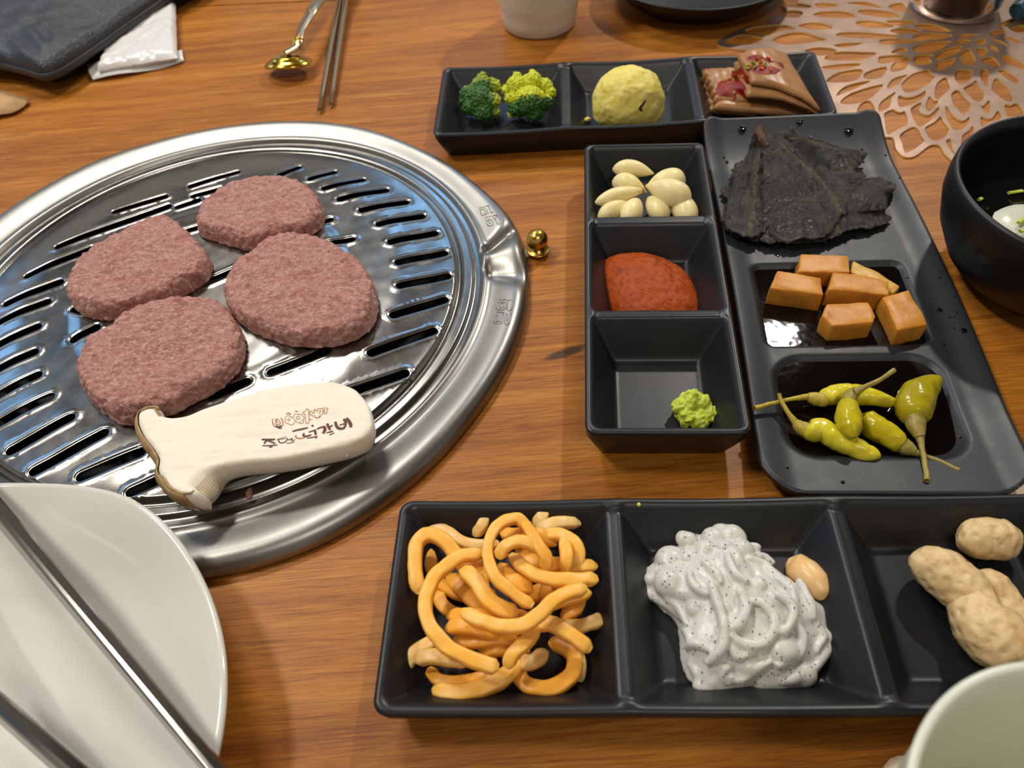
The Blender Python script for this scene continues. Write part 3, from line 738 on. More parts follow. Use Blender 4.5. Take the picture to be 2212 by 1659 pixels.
# ================================================================== TRAYS
def rr_sdf(x, y, x0, x1, y0, y1, r):
    cx, cy = (x0+x1)/2, (y0+y1)/2; hx, hy = (x1-x0)/2-r, (y1-y0)/2-r
    dx, dy = abs(x-cx)-hx, abs(y-cy)-hy
    return r-(math.hypot(max(dx, 0), max(dy, 0))+min(max(dx, dy), 0))      # positive inside
def soft(t, k=.12):                                                        # linear ramp with rounded ends
    if t <= -k: return 0
    if t < k: return (t+k)**2/(4*k)
    if t < 1-k: return t
    if t < 1+k: return 1-(1+k-t)**2/(4*k)
    return 1
def build_tray(name, corners, W, L, cells, H, depth_fn, label, mat, cr=.006, inset=.007, bow=0, zrim=None, step=.0012, cat='tray', group=None, plan=None, crf=None):
    """corners: world xy of rim TL,TR,BR,BL ; W along TL-TR, L along TL-BL in metres; depth_fn(x,y)->top z"""
    TL, TR, BR, BL = [Vector((c.x, c.y)) for c in corners]
    def mp(x, y, z):
        u, v_ = x/W, y/L
        if plan: p = plan(u, v_)
        else: p = TL*(1-u)*(1-v_)+TR*u*(1-v_)+BR*u*v_+BL*(1-u)*v_
        return Vector((p.x, p.y, z))
    zr = zrim or (lambda x, y: H)
    nx, ny = int(W/step), int(L/step); V = []; Fc = []
    for j in range(ny+1):
        for i in range(nx+1):
            x, y = W*i/nx, L*j/ny
            if crf: cr = crf(y)
            d = rr_sdf(x, y, 0, W, 0, L, cr)
            if d < 0:       # pull the corner vertices back onto the rounded corner
                cx = min(max(x, cr), W-cr); cy = min(max(y, cr), L-cr); q = Vector((x-cx, y-cy)); q = q.normalized()*cr; x, y = cx+q.x, cy+q.y; d = 0
            edge = .0010*max(0, 1-d/.0012)**2
            V.append(mp(x, y, depth_fn(x, y, d)-edge))
            if i and j: a = j*(nx+1)+i; Fc.append((a, a-nx-1, a-nx-2, a-1))
    loop = [(i, 0) for i in range(nx)]+[(nx, j) for j in range(ny)]+[(i, ny) for i in range(nx, 0, -1)]+[(0, j) for j in range(ny, 0, -1)]
    ids = [j*(nx+1)+i for i, j in loop]; prev = ids; c0 = mp(W/2, L/2, 0)
    for st, (ins, hh) in enumerate(((.0004, .90), (.0006, .75), (inset*.55, .35), (inset*.9, .08), (inset*1.15, 0))):
        cur = []
        for (i, j) in loop:
            x, y = W*i/nx, L*j/ny
            if crf: cr = crf(y)
            cx = min(max(x, cr), W-cr); cy = min(max(y, cr), L-cr); q = Vector((x-cx, y-cy)); 
            if q.length > cr: q = q.normalized()*cr
            x, y = cx+q.x, cy+q.y
            x2 = ins+(W-2*ins)*x/W; y2 = ins+(L-2*ins)*y/L
            cur.append(len(V)); V.append(mp(x2, y2, zr(x, y)*hh))
        n_ = len(ids)
        for k in range(n_): Fc.append((prev[k], prev[(k+1) % n_], cur[(k+1) % n_], cur[k]))
        prev = cur
    Fc.append(tuple(prev))
    o = ob(name, V, Fc, mat, label=label, cat=cat, group=group)
    return o, mp, tree(V, Fc)
def celled(W, L, H, n, along, floor, wall, div, slope, cr=.004, sag=0):
    cells = []
    for k in range(n):
        if along == 'x': a = wall if k == 0 else W*k/n+div/2; b = W-wall if k == n-1 else W*(k+1)/n-div/2; cells.append((a, b, wall, L-wall))
        else: a = wall if k == 0 else L*k/n+div/2; b = L-wall if k == n-1 else L*(k+1)/n-div/2; cells.append((wall, W-wall, a, b))
    def fn(x, y, d):
        s = max(rr_sdf(x, y, *c, cr) for c in cells)
        u = (x/W if along == 'x' else y/L)
        top = H-sag*abs(math.sin(PI*n*u))
        # divider tops sit slightly below the outer rim
        if d > wall*1.6 and s < 0: top -= .0012
        t = soft(s/slope)
        return top-(top-floor)*t
    return fn, lambda x, y: H-sag*abs(math.sin(PI*n*(x/W if along == 'x' else y/L)))
# near tray
H1 = .0215
c = [G(865, 1079, H1), None, None, G(801, 1546, H1)]
d1 = G(1303, 1076, H1); d2 = G(1788, 1069, H1); e1 = G(1346, 1541, H1); e2 = G(1928, 1541, H1)
c[1] = d2+(d2-d1)*1.0; c[2] = e2+(e2-e1)*1.0
W1 = (c[1]-c[0]).length; Ln1 = (c[3]-c[0]).length
fn, zr = celled(W1, Ln1, H1, 3, 'x', .0045, .0035, .0035, .013, sag=.0012)
o, mp1, tr1 = build_tray('sectioned_tray', c, W1, Ln1, 3, H1, fn, 'long black three-section melamine tray nearest the camera, holding strips, creamy salad and peanuts', 'melamine', zrim=zr, group='black three-section trays')
# far tray
c = [G(957, 144, H1), G(1760, 108, H1), G(1812, 246, H1), G(934, 292, H1)]
W2 = (c[1]-c[0]).length; Ln2 = (c[3]-c[0]).length
fn, zr = celled(W2, Ln2, H1, 3, 'x', .0045, .0035, .0035, .013, sag=.0012)
o, mp2, tr2 = build_tray('sectioned_tray', c, W2, Ln2, 3, H1, fn, 'long black three-section tray at the far side, holding broccoli, mash and jelly', 'melamine', zrim=zr, group='black three-section trays')
# small sauce tray
H3 = .026
c = [G(1262, 311, H3), G(1520, 306, H3), G(1627, 936, H3), G(1264, 936, H3)]
W3 = (c[1]-c[0]).length; Ln3 = (c[3]-c[0]).length
fn, zr = celled(W3, Ln3, H3, 3, 'y', .0050, .0032, .0040, .012, sag=0)
o, mp3, tr3 = build_tray('sauce_tray', c, W3, Ln3, 3, H3, fn, 'narrow deep black three-section tray holding garlic, red paste and wasabi', 'melamine', cr=.005, zrim=zr)
# wide pickle plate
ZT = .026
def pz_end(v_): return .0105+.0135*max(0, 1-v_/.16)**1.7+.0065*max(0, (v_-.80)/.20)**1.6
c = [G(1517, 250, .024), G(1898, 233, .024), G(2266, 1064, .0175), G(1650, 1060, .0175)]
W4 = (c[1]-c[0]).length; Ln4 = (c[3]-c[0]).length
W4 = .118
TL, TR, BR, BL = [Vector((q.x, q.y)) for q in c]
def v2(p): return Vector((p.x, p.y))
def quad(a, m_, b):
    vm = (m_-a).dot(b-a)/(b-a).length_squared
    k = (m_-a.lerp(b, vm))/(vm*(1-vm))
    return lambda v_: a.lerp(b, v_)+k*(v_*(1-v_))
eL = quad(TL, v2(G(1597, 720, .0118)), BL); eR = quad(TR, v2(G(2110, 720, .0118)), BR)
def plan4(u, v_): return eL(v_).lerp(eR(v_), u)
def inv4(p):       # world xy -> plate local
    x, y = .5, .5; t = Vector((p.x, p.y)); h_ = 1e-4
    for _ in range(14):
        q = plan4(x, y); d = t-q; ex = (plan4(x+h_, y)-q)/h_; ey = (plan4(x, y+h_)-q)/h_; dt = ex.x*ey.y-ex.y*ey.x
        x += (d.x*ey.y-d.y*ey.x)/dt; y += (ex.x*d.y-ex.y*d.x)/dt
    return x*W4, y*Ln4
za = .009
A = [inv4(G(*q, za)) for q in ((1618, 566), (1950, 566), (2012, 748), (1652, 748))]
B = [inv4(G(*q, za)) for q in ((1660, 766), (2028, 766), (2100, 1000), (1735, 1000))]
poolA = (min(A[0][0], A[3][0]), max(A[1][0], A[2][0]), (A[0][1]+A[1][1])/2, (A[2][1]+A[3][1])/2)
poolB = (min(B[0][0], B[3][0]), max(B[1][0], B[2][0]), (B[0][1]+B[1][1])/2, (B[2][1]+B[3][1])/2)
def f4(x, y, d):
    z = pz_end(y/Ln4)
    u = abs(x/W4-.5)*2
    z += .0030*smooth_step((u-.72)/.28)-.0010*(1-smooth_step(d/.004))*0
    s = rr_sdf(x, y, *poolA, .006); z -= .0052*soft(s/.006)
    s = rr_sdf(x, y, *poolB, .016); z -= .0052*soft(s/.006)
    return z-.0015
o, mp4, tr4 = build_tray('pickle_plate', c, W4, Ln4, 2, .02, f4, 'wide black plate with upturned ends holding dark leaves, orange cubes and green peppers', 'melamine_matte', cr=.017, inset=.012, plan=plan4, crf=lambda y: .008 if y < Ln4/2 else .022, zrim=lambda x, y: f4(x, y, 0)-.001, cat='plate')
def pool(px_, inset, z, r, name, lab):
    x0, x1, y0, y1 = px_; x0 -= inset; x1 += inset; y0 -= inset; y1 += inset
    P = []
    for cx, cy, a0 in ((x1-r, y1-r, 0), (x0+r, y1-r, 90), (x0+r, y0+r, 180), (x1-r, y0+r, 270)):
        for k in range(9): a = math.radians(a0+k*11.25); P.append(mp4(cx+r*math.cos(a), cy+r*math.sin(a), z))
    cc = sum(P, Vector())/len(P); V = [cc]+P; V += [p-Vector((0, 0, .0015)) for p in P]; n_ = len(P)
    Fc = [(0, 1+(k+1) % n_, 1+k) for k in range(n_)]+[(1+k, 1+(k+1) % n_, 1+n_+(k+1) % n_, 1+n_+k) for k in range(n_)]+[tuple(1+n_+k for k in range(n_))]
    Fc = [tuple(reversed(q)) for q in Fc]
    Vn = V; nrm = (Vn[Fc[0][1]]-Vn[Fc[0][0]]).cross(Vn[Fc[0][2]]-Vn[Fc[0][0]])
    if nrm.z < 0: Fc = [tuple(reversed(q)) for q in Fc]
    return ob(name, V, Fc, 'soy', label=lab, cat='sauce', kind='stuff', smooth=False)
zA = .0068; zB = .0068
pool(poolA, .0, zA, .006, 'soy_pool', 'dark soy liquid filling the section around the orange cubes')
pool(poolB, .0, zB, .014, 'soy_pool', 'dark soy liquid filling the rounded section under the peppers')
# droplets on the plate
V = []; parts = []
for (x, y, r) in ((1603, 277, 9), (1727, 262, 7), (1833, 281, 10), (1570, 350, 4), (1563, 340, 3), (2030, 670, 6), (2082, 714, 7), (2052, 686, 2.5), (2063, 684, 2), (2068, 675, 2), (2061, 709, 2.5), (2040, 745, 3), (1862, 322, 3), (1913, 335, 2.5), (1943, 385, 2.5), (2030, 600, 2.5), (2062, 640, 2), (1960, 600, 3), (1745, 548, 5), (1680, 552, 4), (2075, 945, 4), (1820, 1042, 5), (1700, 1010, 4)):
    p = hit(x, y, [tr4], .01); parts.append(ball(p+Vector((0, 0, pxr(p, r)*.14)), pxr(p, r), 6, 14, (1, 1.1, .16)))
V, Fc = join(parts); ob('water_drops', V, Fc, 'water', label='small dark water drops scattered on the wide plate', cat='water drops', kind='stuff')

# ================================================================== FOOD IN THE SAUCE TRAY
def k4(p): return K(p, 1240, 220, 2.212)
GAR = [((205, 322), (365, 342), 36, 'pale peeled garlic clove lying flat at the back of the section', 0, .024),
 ((200, 385), (335, 428), 42, 'peeled garlic clove in the second row at the left', 0, .021),
 ((128, 478), (325, 428), 36, 'long garlic clove at the left whose brown root end points right', 1, .023),
 ((135, 560), (265, 478), 42, 'garlic clove at the front left corner of the section', 0, .019),
 ((255, 575), (305, 478), 46, 'garlic clove standing at the front, second from the left', 0, .020),
 ((515, 380), (365, 400), 52, 'garlic clove at the back right, partly under the biggest one', 0, .021),
 ((535, 470), (358, 405), 58, 'biggest garlic clove, plump, on top at the right of the pile', 0, .026),
 ((425, 560), (360, 465), 44, 'garlic clove at the front between the middle and right corner', 0, .019),
 ((545, 570), (495, 455), 52, 'garlic clove at the front right corner of the section', 0, .020)]
for a, b, r, lab, root, z in GAR:
    A_, B_ = G(*k4([a])[0], z), G(*k4([b])[0], z); rr = pxr(A_, r/2.212)*1.22
    d = (B_-A_); L = d.length*1.22; d.normalize(); A_ = A_-d*L*.10
    ts = [0, .04, .12, .25, .42, .6, .76, .88, .96, 1]; rs = [.12, .42, .72, .95, 1, .88, .62, .36, .17, .05]
    V, Fc = sweep([A_+d*(L*t)+Vector((0, 0, .0015*math.sin(PI*t))) for t in ts], [rr*q for q in rs], 16)
    V = [p+noise.noise_vector(p*90)*.0006 for p in V]
    g = thing('garlic_clove', (A_+B_)/2-Vector((0, 0, rr)), lab, 'garlic', 'peeled garlic cloves')
    o = ob('clove', V, Fc, 'garlic', g); md = o.modifiers.new('s', 'SUBSURF'); md.levels = md.render_levels = 1
    if root: V, Fc = ball(B_+Vector((0, 0, .001)), .0017, 8, 10); ob('root_end', V, Fc, 'garlic_root', g)
zs = .0155
ol = [G(*p, zs-.004) for p in k4([(125, 745), (180, 712), (270, 700), (380, 712), (480, 750), (550, 800), (590, 870), (608, 950), (590, 1010), (480, 1040), (330, 1040), (220, 1000), (155, 910), (130, 830)])]
V, Fc = blob(ol, .0052, lambda x, y: zs+.0025+.0012*fbm((x, y, 3), 90, 3), rings=40, seg=180, amp=.00035, sc=300, prof=lambda s: (1-s**2.6)**.62)
ob('red_paste', V, Fc, 'paste', label='mound of reddish-brown chili soybean paste in the middle sauce section', cat='paste')
def lump(pts_, kf, z, r0, n_, seed, vox, spread=.0):
    random.seed(seed); parts = []
    for (x, y, r, zz) in pts_:
        p = G(*kf([(x, y)])[0], zz); rr = r*spread; base_ = p
        parts.append(ball(p, rr, 8, 12))
        for k in range(n_):
            v3 = Vector((random.gauss(0, 1), random.gauss(0, 1), random.gauss(0, 1))).normalized()
            parts.append(ball(p+v3*rr*.9, rr*random.uniform(.2, .42), 6, 8, (random.uniform(.6, 1.6), random.uniform(.6, 1.5), 1)))
    return remesh(*join(parts), vox, 1)
W_ = pxr(G(1500, 880, .012), 1)/2.212
V, Fc = lump([(510, 1455, 45, .011), (560, 1430, 50, .013), (610, 1440, 45, .012), (540, 1500, 50, .009), (640, 1490, 42, .009), (690, 1505, 22, .008), (600, 1520, 50, .008)], k4, .01, 0, 16, 5, .00045, W_)
V = [p+noise.noise_vector(p*700)*.0004 for p in V]; V = [Vector((p.x, p.y, max(p.z, .0052))) for p in V]
ob('wasabi_lump', V, Fc, 'wasabi', label='small lump of yellow-green wasabi at the near end of the sauce tray', cat='wasabi')

# ================================================================== FAR TRAY FOOD
def k3(p): return K(p, 900, 50, 2.212)
def kb4(p): return K(p, 960, 110, 7.373)
def broccoli(cells, lab, cut):
    random.seed(int(cells[0][0])); pc = G(*kb4([(cells[0][0], cells[0][1])])[0], .02); s = pxr(pc, 1)/7.373
    th = thing('broccoli_floret', (pc.x, pc.y, .005), lab, 'broccoli', 'boiled broccoli florets')
    parts = []
    for (x, y, r, z) in cells:
        p = G(*kb4([(x, y)])[0], z); parts.append(ball(p, r*s*.86, 10, 14, (1, 1, .85)))
        for k in range(int(r*r/190)):
            v3 = Vector((random.gauss(0, 1), random.gauss(0, 1), random.gauss(0, 1)+.3)).normalized()
            parts.append(ball(p+Vector((v3.x, v3.y, v3.z*.85))*r*s*.90, random.uniform(.0005, .0010), 4, 6))
    V, Fc = remesh(*join(parts), .00042, 0)
    V = [p+noise.noise_vector(p*1100)*.00035 for p in V]; V = [Vector((p.x, p.y, max(p.z, .0055))) for p in V]
    tone = []
    for p in V: tone.append(cut(p, pc, s))
    ob('buds', V, Fc, 'broccoli', th, attrs={'tone': tone})
    b = G(*kb4([(930, 1030)])[0], .007); q = pc.lerp(b, .75); q.z = .0075
    V, Fc = sweep([q, (q+pc)/2, pc], [.003, .0035, .005], 10); ob('stalk', V, Fc, 'broccoli_stem', th)
def cutL(p, c, s):
    v = (p-c)/s; k = smooth_step((v.x-150+60*noise.noise(p*300))/170)*.75; t = smooth_step((v.y-210+100*noise.noise(p*260))/200)*.45
    return min(1, max(k, t))
def cutR(p, c, s):
    v = (p-c)/s; return smooth_step((v.y*.9+(p.z-.020)/s*.9-10+110*noise.noise(p*280))/90)
broccoli([(560, 760, 230, .018), (400, 700, 170, .018), (600, 560, 190, .021), (760, 560, 150, .020), (420, 900, 150, .014), (620, 980, 170, .012), (760, 800, 150, .017), (600, 420, 90, .024), (350, 800, 130, .014), (800, 980, 90, .011)], 'dark green boiled broccoli floret, the left one of the pair', cutL)
broccoli([(1370, 800, 280, .018), (1150, 550, 180, .023), (1400, 480, 170, .025), (1180, 900, 190, .013), (1430, 980, 180, .012), (1580, 820, 160, .015), (1600, 560, 140, .021), (1700, 660, 90, .019), (1000, 620, 100, .020), (1080, 760, 130, .018), (1150, 400, 80, .026), (1400, 360, 70, .027)], 'bright yellow-topped broccoli floret, the right one of the pair', cutR)
pc = G(*k3([(1010, 345)])[0], .024); s3 = pxr(pc, 1)/2.212
parts = [ball(Vector((pc.x, pc.y-.001, .0205)), 172*s3, 24, 36, (1, .92, .92)), ball(pc+Vector((-.012, -.004, -.006)), 95*s3, 14, 20), ball(pc+Vector((.011, -.004, -.008)), 95*s3, 14, 20), ball(pc+Vector((.002, .004, .003)), 90*s3, 14, 20)]
V, Fc = remesh(*join(parts), .0006, 3)
V = [p+noise.noise_vector(p*110)*.0012+noise.noise_vector(p*330)*.0004 for p in V]; V = [Vector((p.x, p.y, max(p.z, .0052))) for p in V]
th = thing('mashed_potato_scoop', (pc.x, pc.y, .005), 'round yellow scoop of mashed sweet potato in the middle far section', 'mash')
ob('mash', V, Fc, 'potato', th); pt = tree(V, Fc)
P = [hit(*q, [pt], .02) for q in k3([(1090, 370), (1080, 390), (1070, 405), (1078, 420)])]
V, Fc = sweep(catmull(P, 4), [.0006, .0009, .0012, .0005], 8, jitter=.0008); ob('skin_fleck', V, Fc, 'potato_skin', th)
p = G(*k3([(817, 458)])[0], .0065); V, Fc = ball(p, .0019, 8, 10, (1.3, .9, .7)); V = [q+noise.noise_vector(q*500)*.0009 for q in V]
ob('mash_crumb', V, Fc, 'potato', label='tiny yellow crumb of mash left of the scoop', cat='crumb')
# jelly slices
def k5j(p): return K(p, 1480, 80, 6.506)
def slab(corn, th, seed, wav=.0006, nu=30, nv=24, jag=0, bend=None):
    """corners: back-left, back-right, front-right, front-left as (px,py,z) ; thickness downwards"""
    P = [G(*k5j([(x, y)])[0], z) for x, y, z in corn]; V = []; Fc = []
    for lay in (0, 1):
        for j in range(nv+1):
            for i in range(nu+1):
                u, v_ = i/nu, j/nv
                p = P[0]*(1-u)*(1-v_)+P[1]*u*(1-v_)+P[2]*u*v_+P[3]*(1-u)*v_
                if bend: p = p+bend(u, v_)
                e = min(u, 1-u, v_*.8, (1-v_)*.8); e = (1-min(1, e/.07))**2
                p = p+Vector((0, 0, (-th*.32*e if lay == 0 else -th+th*.32*e)))+noise.noise_vector(Vector((u*7+seed, v_*5, lay*.3)))*wav
                if jag and u < .12: p = p+Vector((jag*math.sin(v_*5*2*PI)*(1-u/.12), 0, 0))
                V.append(p)
    n_ = (nu+1)*(nv+1)
    for j in range(nv):
        for i in range(nu):
            a = j*(nu+1)+i; Fc.append((a, a+nu+1, a+nu+2, a+1)); Fc.append((a+n_, a+n_+1, a+n_+nu+2, a+n_+nu+1))
    for i in range(nu):
        Fc.append((i, i+1, i+1+n_, i+n_)); a = nv*(nu+1)+i; Fc.append((a, a+n_, a+n_+1, a+1))
    for j in range(nv):
        a = j*(nu+1); Fc.append((a, a+n_, a+n_+nu+1, a+nu+1)); a += nu; Fc.append((a, a+nu+1, a+n_+nu+1, a+n_))
    return V, Fc
J = []
def jelly(corn, th, seed, lab, **k):
    V, Fc = slab(corn, th, seed, **k); J.append(tree(V, Fc))
    ob('jelly_slice', V, Fc, 'jelly', label=lab, cat='acorn jelly', group='brown jelly slices')
jelly([(235, 470, .013), (900, 450, .013), (1000, 1040, .010), (375, 1000, .010)], .006, 1, 'lowest brown jelly slice, its ridged left edge showing', jag=.0013)
jelly([(250, 415, .020), (800, 390, .020), (900, 860, .017), (430, 860, .016)], .0075, 2, 'brown jelly slice with ridged left edge, above the lowest one', jag=.0013)
jelly([(700, 520, .0185), (1500, 480, .018), (1870, 1050, .0115), (400, 960, .0140)], .006, 3, 'rounded brown jelly slice reaching toward the front left under the sauce', bend=lambda u, v_: Vector((0, 0, -.001*u)))
bnd = lambda u, v_: Vector((0, 0, .0045*math.sin(PI*min(1, u*.9))-.002*u*u))
jelly([(690, 330, .0255), (1450, 300, .0235), (1895, 1040, .0165), (865, 790, .0225)], .0050, 4, 'thick folded brown jelly slice, second from the top', bend=bnd)
jelly([(730, 215, .0325), (1420, 180, .0300), (1915, 985, .0200), (935, 600, .0290)], .0052, 5, 'topmost brown jelly slice, curving down to the right', bend=bnd)
def sauce_patch(pts_, lab):
    P = [hit(*q, J, .03) for q in k5j(pts_)]; c_ = sum(P, Vector())/len(P)
    V = [c_+Vector((0, 0, .0012))]; n_ = len(P)*6; PP = catmull(P, 6, True)
    for r_, dz in ((.5, .0012), (.85, .0008), (1, -.0006)):
        for p in PP: q = c_.lerp(p, r_); V.append(q+Vector((0, 0, dz))+noise.noise_vector(q*500)*.0006)
    Fc = [(0, 1+k, 1+(k+1) % n_) for k in range(n_)]
    for j in range(2):
        for k in range(n_): Fc.append((1+j*n_+k, 1+(j+1)*n_+k, 1+(j+1)*n_+(k+1) % n_, 1+j*n_+(k+1) % n_))
    return V, Fc
sc = thing('chili_sauce', J and hit(*k5j([(900, 500)])[0], J, .03), 'glossy red chili sauce with chopped scallion spooned over the jelly', 'sauce')
for pp in ([(800, 330), (900, 260), (1020, 240), (1130, 290), (1250, 340), (1400, 380), (1420, 460), (1330, 510), (1180, 540), (1000, 530), (880, 480), (790, 420)],
           [(640, 500), (760, 420), (880, 440), (930, 540), (860, 660), (760, 640), (660, 560)],
           [(410, 750), (460, 640), (560, 580), (700, 580), (820, 640), (860, 740), (850, 880), (740, 900), (600, 860), (460, 830)]):
    V, Fc = sauce_patch(pp, ''); ob('sauce_pool', V, Fc, 'chili_sauce', sc)
random.seed(12)
for cx, cy, n_, sx, sy in ((1010, 380, 22, 200, 100), (640, 710, 16, 150, 110), (800, 540, 8, 80, 80)):
    for k in range(n_):
        x, y = cx+random.uniform(-1, 1)*sx, cy+random.uniform(-1, 1)*sy
        p = hit(*k5j([(x, y)])[0], J, .03)+Vector((0, 0, .0012))
        d = Vector((random.uniform(-1, 1), random.uniform(-1, 1), random.uniform(-.2, .4))).normalized()*random.uniform(.0008, .002)
        V, Fc = sweep([p-d, p, p+d], [.0006, .0009, .0005], 6)
        g = random.random() < .5; ob('scallion_bit' if g else 'chili_bit', V, Fc, 'scallion' if g else 'chili_bit', sc)

# ================================================================== PICKLED LEAVES
def k5(p): return K(p, 1500, 220, 3.107)
stem0 = G(*k5([(450, 210)])[0], .018)
LT = []
def Gl(px, py, dz):
    z = .012
    for _ in range(6):
        p = G(px, py, z); lx, ly = inv4(p); z = f4(min(max(lx, 0), W4), min(max(ly, 0), Ln4), .01)+dz
    return p
def leaf(pts_, zc, zt_edge, lab, seed, pleat=11, amp=.0016):
    ol = [Gl(*p, zt_edge+.002) for p in k5(pts_)]; op = catmull([Vector((p.x, p.y, 0)) for p in ol], 10, True)
    op = [p+noise.noise_vector(p*420+Vector((seed, 0, 0)))*.0017+noise.noise_vector(p*1100)*.0009 for p in op]
    o2 = [(p.x, p.y) for p in op]; c_ = sum((Vector(p) for p in o2), Vector((0, 0)))/len(o2)
    R_ = 46; n_ = len(o2); V = []; Fc = []; vein = []
    S0 = Vector((stem0.x, stem0.y))
    for j in range(R_+1):
        s_ = j/R_
        for k in range(n_):
            q = S0.lerp(Vector(o2[k]), s_) if False else c_.lerp(Vector(o2[k]), s_)
            a = math.atan2(q.y-S0.y, q.x-S0.x); dist = (q-S0).length
            lx, ly = inv4(Vector((q.x, q.y, 0))); lx = min(max(lx, 0), W4); ly = min(max(ly, 0), Ln4)
            base_ = f4(lx, ly, .01)
            fold = math.sin(a*pleat+2.2*noise.noise(Vector((a*2.5, seed, 0))))
            z = base_+zc*(1-s_**3)+zt_edge+amp*fold*.75*min(1, dist/.02)
            z += .0014*noise.noise(Vector((q.x*140, q.y*140, seed)))+.0014*abs(noise.noise(Vector((q.x*300, q.y*300, seed))))+.0010*abs(noise.noise(Vector((q.x*620, q.y*620, seed))))+.0006*noise.noise(Vector((q.x*800, q.y*800, seed)))
            V.append(Vector((q.x, q.y, z))); vein.append(max(0, fold-.80)/.20*(.6+.6*noise.noise(Vector((q.x*90, q.y*90, 4)))))
    for j in range(R_):
        for k in range(n_): Fc.append((j*n_+k, (j+1)*n_+k, (j+1)*n_+(k+1) % n_, j*n_+(k+1) % n_))
    LT.append(tree(V, Fc)); o = ob('pickled_leaf', V, Fc, 'leaf', label=lab, cat='pickled leaf', group='dark pickled leaves', attrs={'vein': vein}); solid(o, .0008); return o
leaf([(400, 190), (460, 180), (540, 200), (640, 175), (740, 270), (830, 315), (940, 340), (1060, 370), (1110, 440), (1180, 510), (1280, 520), (1350, 540), (1355, 575), (1300, 610), (1290, 670), (1300, 730), (1310, 785), (1200, 835), (1060, 855), (960, 895), (860, 925), (700, 925), (560, 942), (420, 925), (330, 900), (230, 850), (190, 760), (222, 650), (185, 572), (245, 540), (262, 440), (330, 380), (395, 290)], .004, .0028, 'widest black-brown soy-pickled leaf at the bottom of the fanned stack', 3, 13)
leaf([(620, 180), (680, 185), (740, 255), (840, 305), (960, 340), (1080, 350), (1152, 342), (1130, 385), (1088, 445), (1000, 470), (880, 450), (780, 380), (680, 300)], .006, .0052, 'small crinkled dark leaf at the back right of the stack', 9, 15)
leaf([(400, 290), (340, 385), (270, 450), (250, 560), (215, 690), (210, 800), (280, 870), (420, 900), (480, 800), (470, 640), (470, 480), (470, 340)], .006, .0052, 'dark folded leaf hanging down the left side of the stack', 15, 19)
leaf([(440, 195), (520, 190), (600, 250), (700, 330), (830, 430), (980, 490), (1060, 580), (1090, 650), (1060, 720), (980, 760), (900, 880), (760, 900), (600, 915), (520, 860), (480, 740), (465, 600), (468, 450), (455, 320)], .007, .0064, 'olive-brown top leaf with long veins fanning from its stem end', 21, 12, .0020)
leaf([(1060, 600), (1180, 520), (1300, 540), (1340, 575), (1290, 620), (1285, 700), (1200, 720), (1100, 720)], .004, .0052, 'crumpled dark leaf tip at the right end of the stack', 27, 22)
P = [hit(*q, LT, .018)+Vector((0, 0, .001)) for q in k5([(440, 180), (435, 225), (455, 270), (490, 300)])]
V, Fc = sweep(catmull(P, 5), [.0018, .0030, .0026, .0010], 14, jitter=.0016); ob('leaf_stems', V, Fc, 'leaf_stem', label='brown bunched stem ends at the top of the dark leaves', cat='stem')

# ================================================================== CUBES
def kc(p): return K(p, 1600, 520, 2.963)
def cube(top, zt, zb, lab, name='radish_cube', mat='cube', cat='pickled cube', group='orange pickled cubes', tilt=None):
    zz = zt if hasattr(zt, '__len__') else [zt]*len(top)
    P = [G(*kc([p])[0], z) for p, z in zip(top, zz)]; n_ = len(P); c_ = sum(P, Vector())/n_
    V = P+[Vector((c_.x+(p.x-c_.x)*1.02, c_.y+(p.y-c_.y)*1.02, zb)) for p in P]
    Fc = [tuple(range(n_))]+[tuple(reversed(range(n_, 2*n_)))]+[(k, k+n_, (k+1) % n_+n_, (k+1) % n_) for k in range(n_)]
    import bmesh
    me = bpy.data.meshes.new('t'); me.from_pydata(V, [], Fc); b = bmesh.new(); b.from_mesh(me); bmesh.ops.recalc_face_normals(b, faces=b.faces)
    bmesh.ops.bevel(b, geom=b.edges[:], offset=.0011, segments=2, affect='EDGES', profile=.6)
    bmesh.ops.triangulate(b, faces=b.faces); bmesh.ops.subdivide_edges(b, edges=b.edges[:], cuts=3, use_grid_fill=True); 
    bmesh.ops.smooth_vert(b, verts=b.verts, factor=.5)
    V = [v.co+noise.noise_vector(v.co*130)*.0007+noise.noise_vector(v.co*420)*.00018 for v in b.verts]; b.verts.index_update(); Fc = [tuple(v.index for v in f.verts) for f in b.faces]; b.free(); bpy.data.meshes.remove(me)
    ob(name, V, Fc, mat, label=lab, cat=cat, group=group)
cube([(385, 82), (690, 96), (700, 200), (368, 195)], .0175, .0055, 'orange pickled radish block at the back of its section')
cube([(235, 190), (515, 232), (530, 345), (185, 300)], .0185, .0060, 'orange pickled radish block at the left of its section')
cube([(590, 200), (800, 212), (955, 265), (950, 345), (560, 310)], .0185, .0060, 'longest orange pickled radish block, in the middle of its section')
cube([(722, 122), (880, 200), (1018, 292), (980, 335), (860, 300), (705, 200)], .0145, .0055, 'thin pale yellow wedge slice behind the middle block', 'pickle_wedge', 'wedge', 'pickled slice', None)
cube([(550, 402), (815, 388), (866, 480), (850, 520), (590, 545), (522, 480)], .0180, .0060, 'orange pickled radish block at the front middle of its section')
cube([(905, 358), (1075, 318), (1198, 530), (1010, 575)], .0180, .0060, 'tall orange pickled radish block standing at the right of its section')

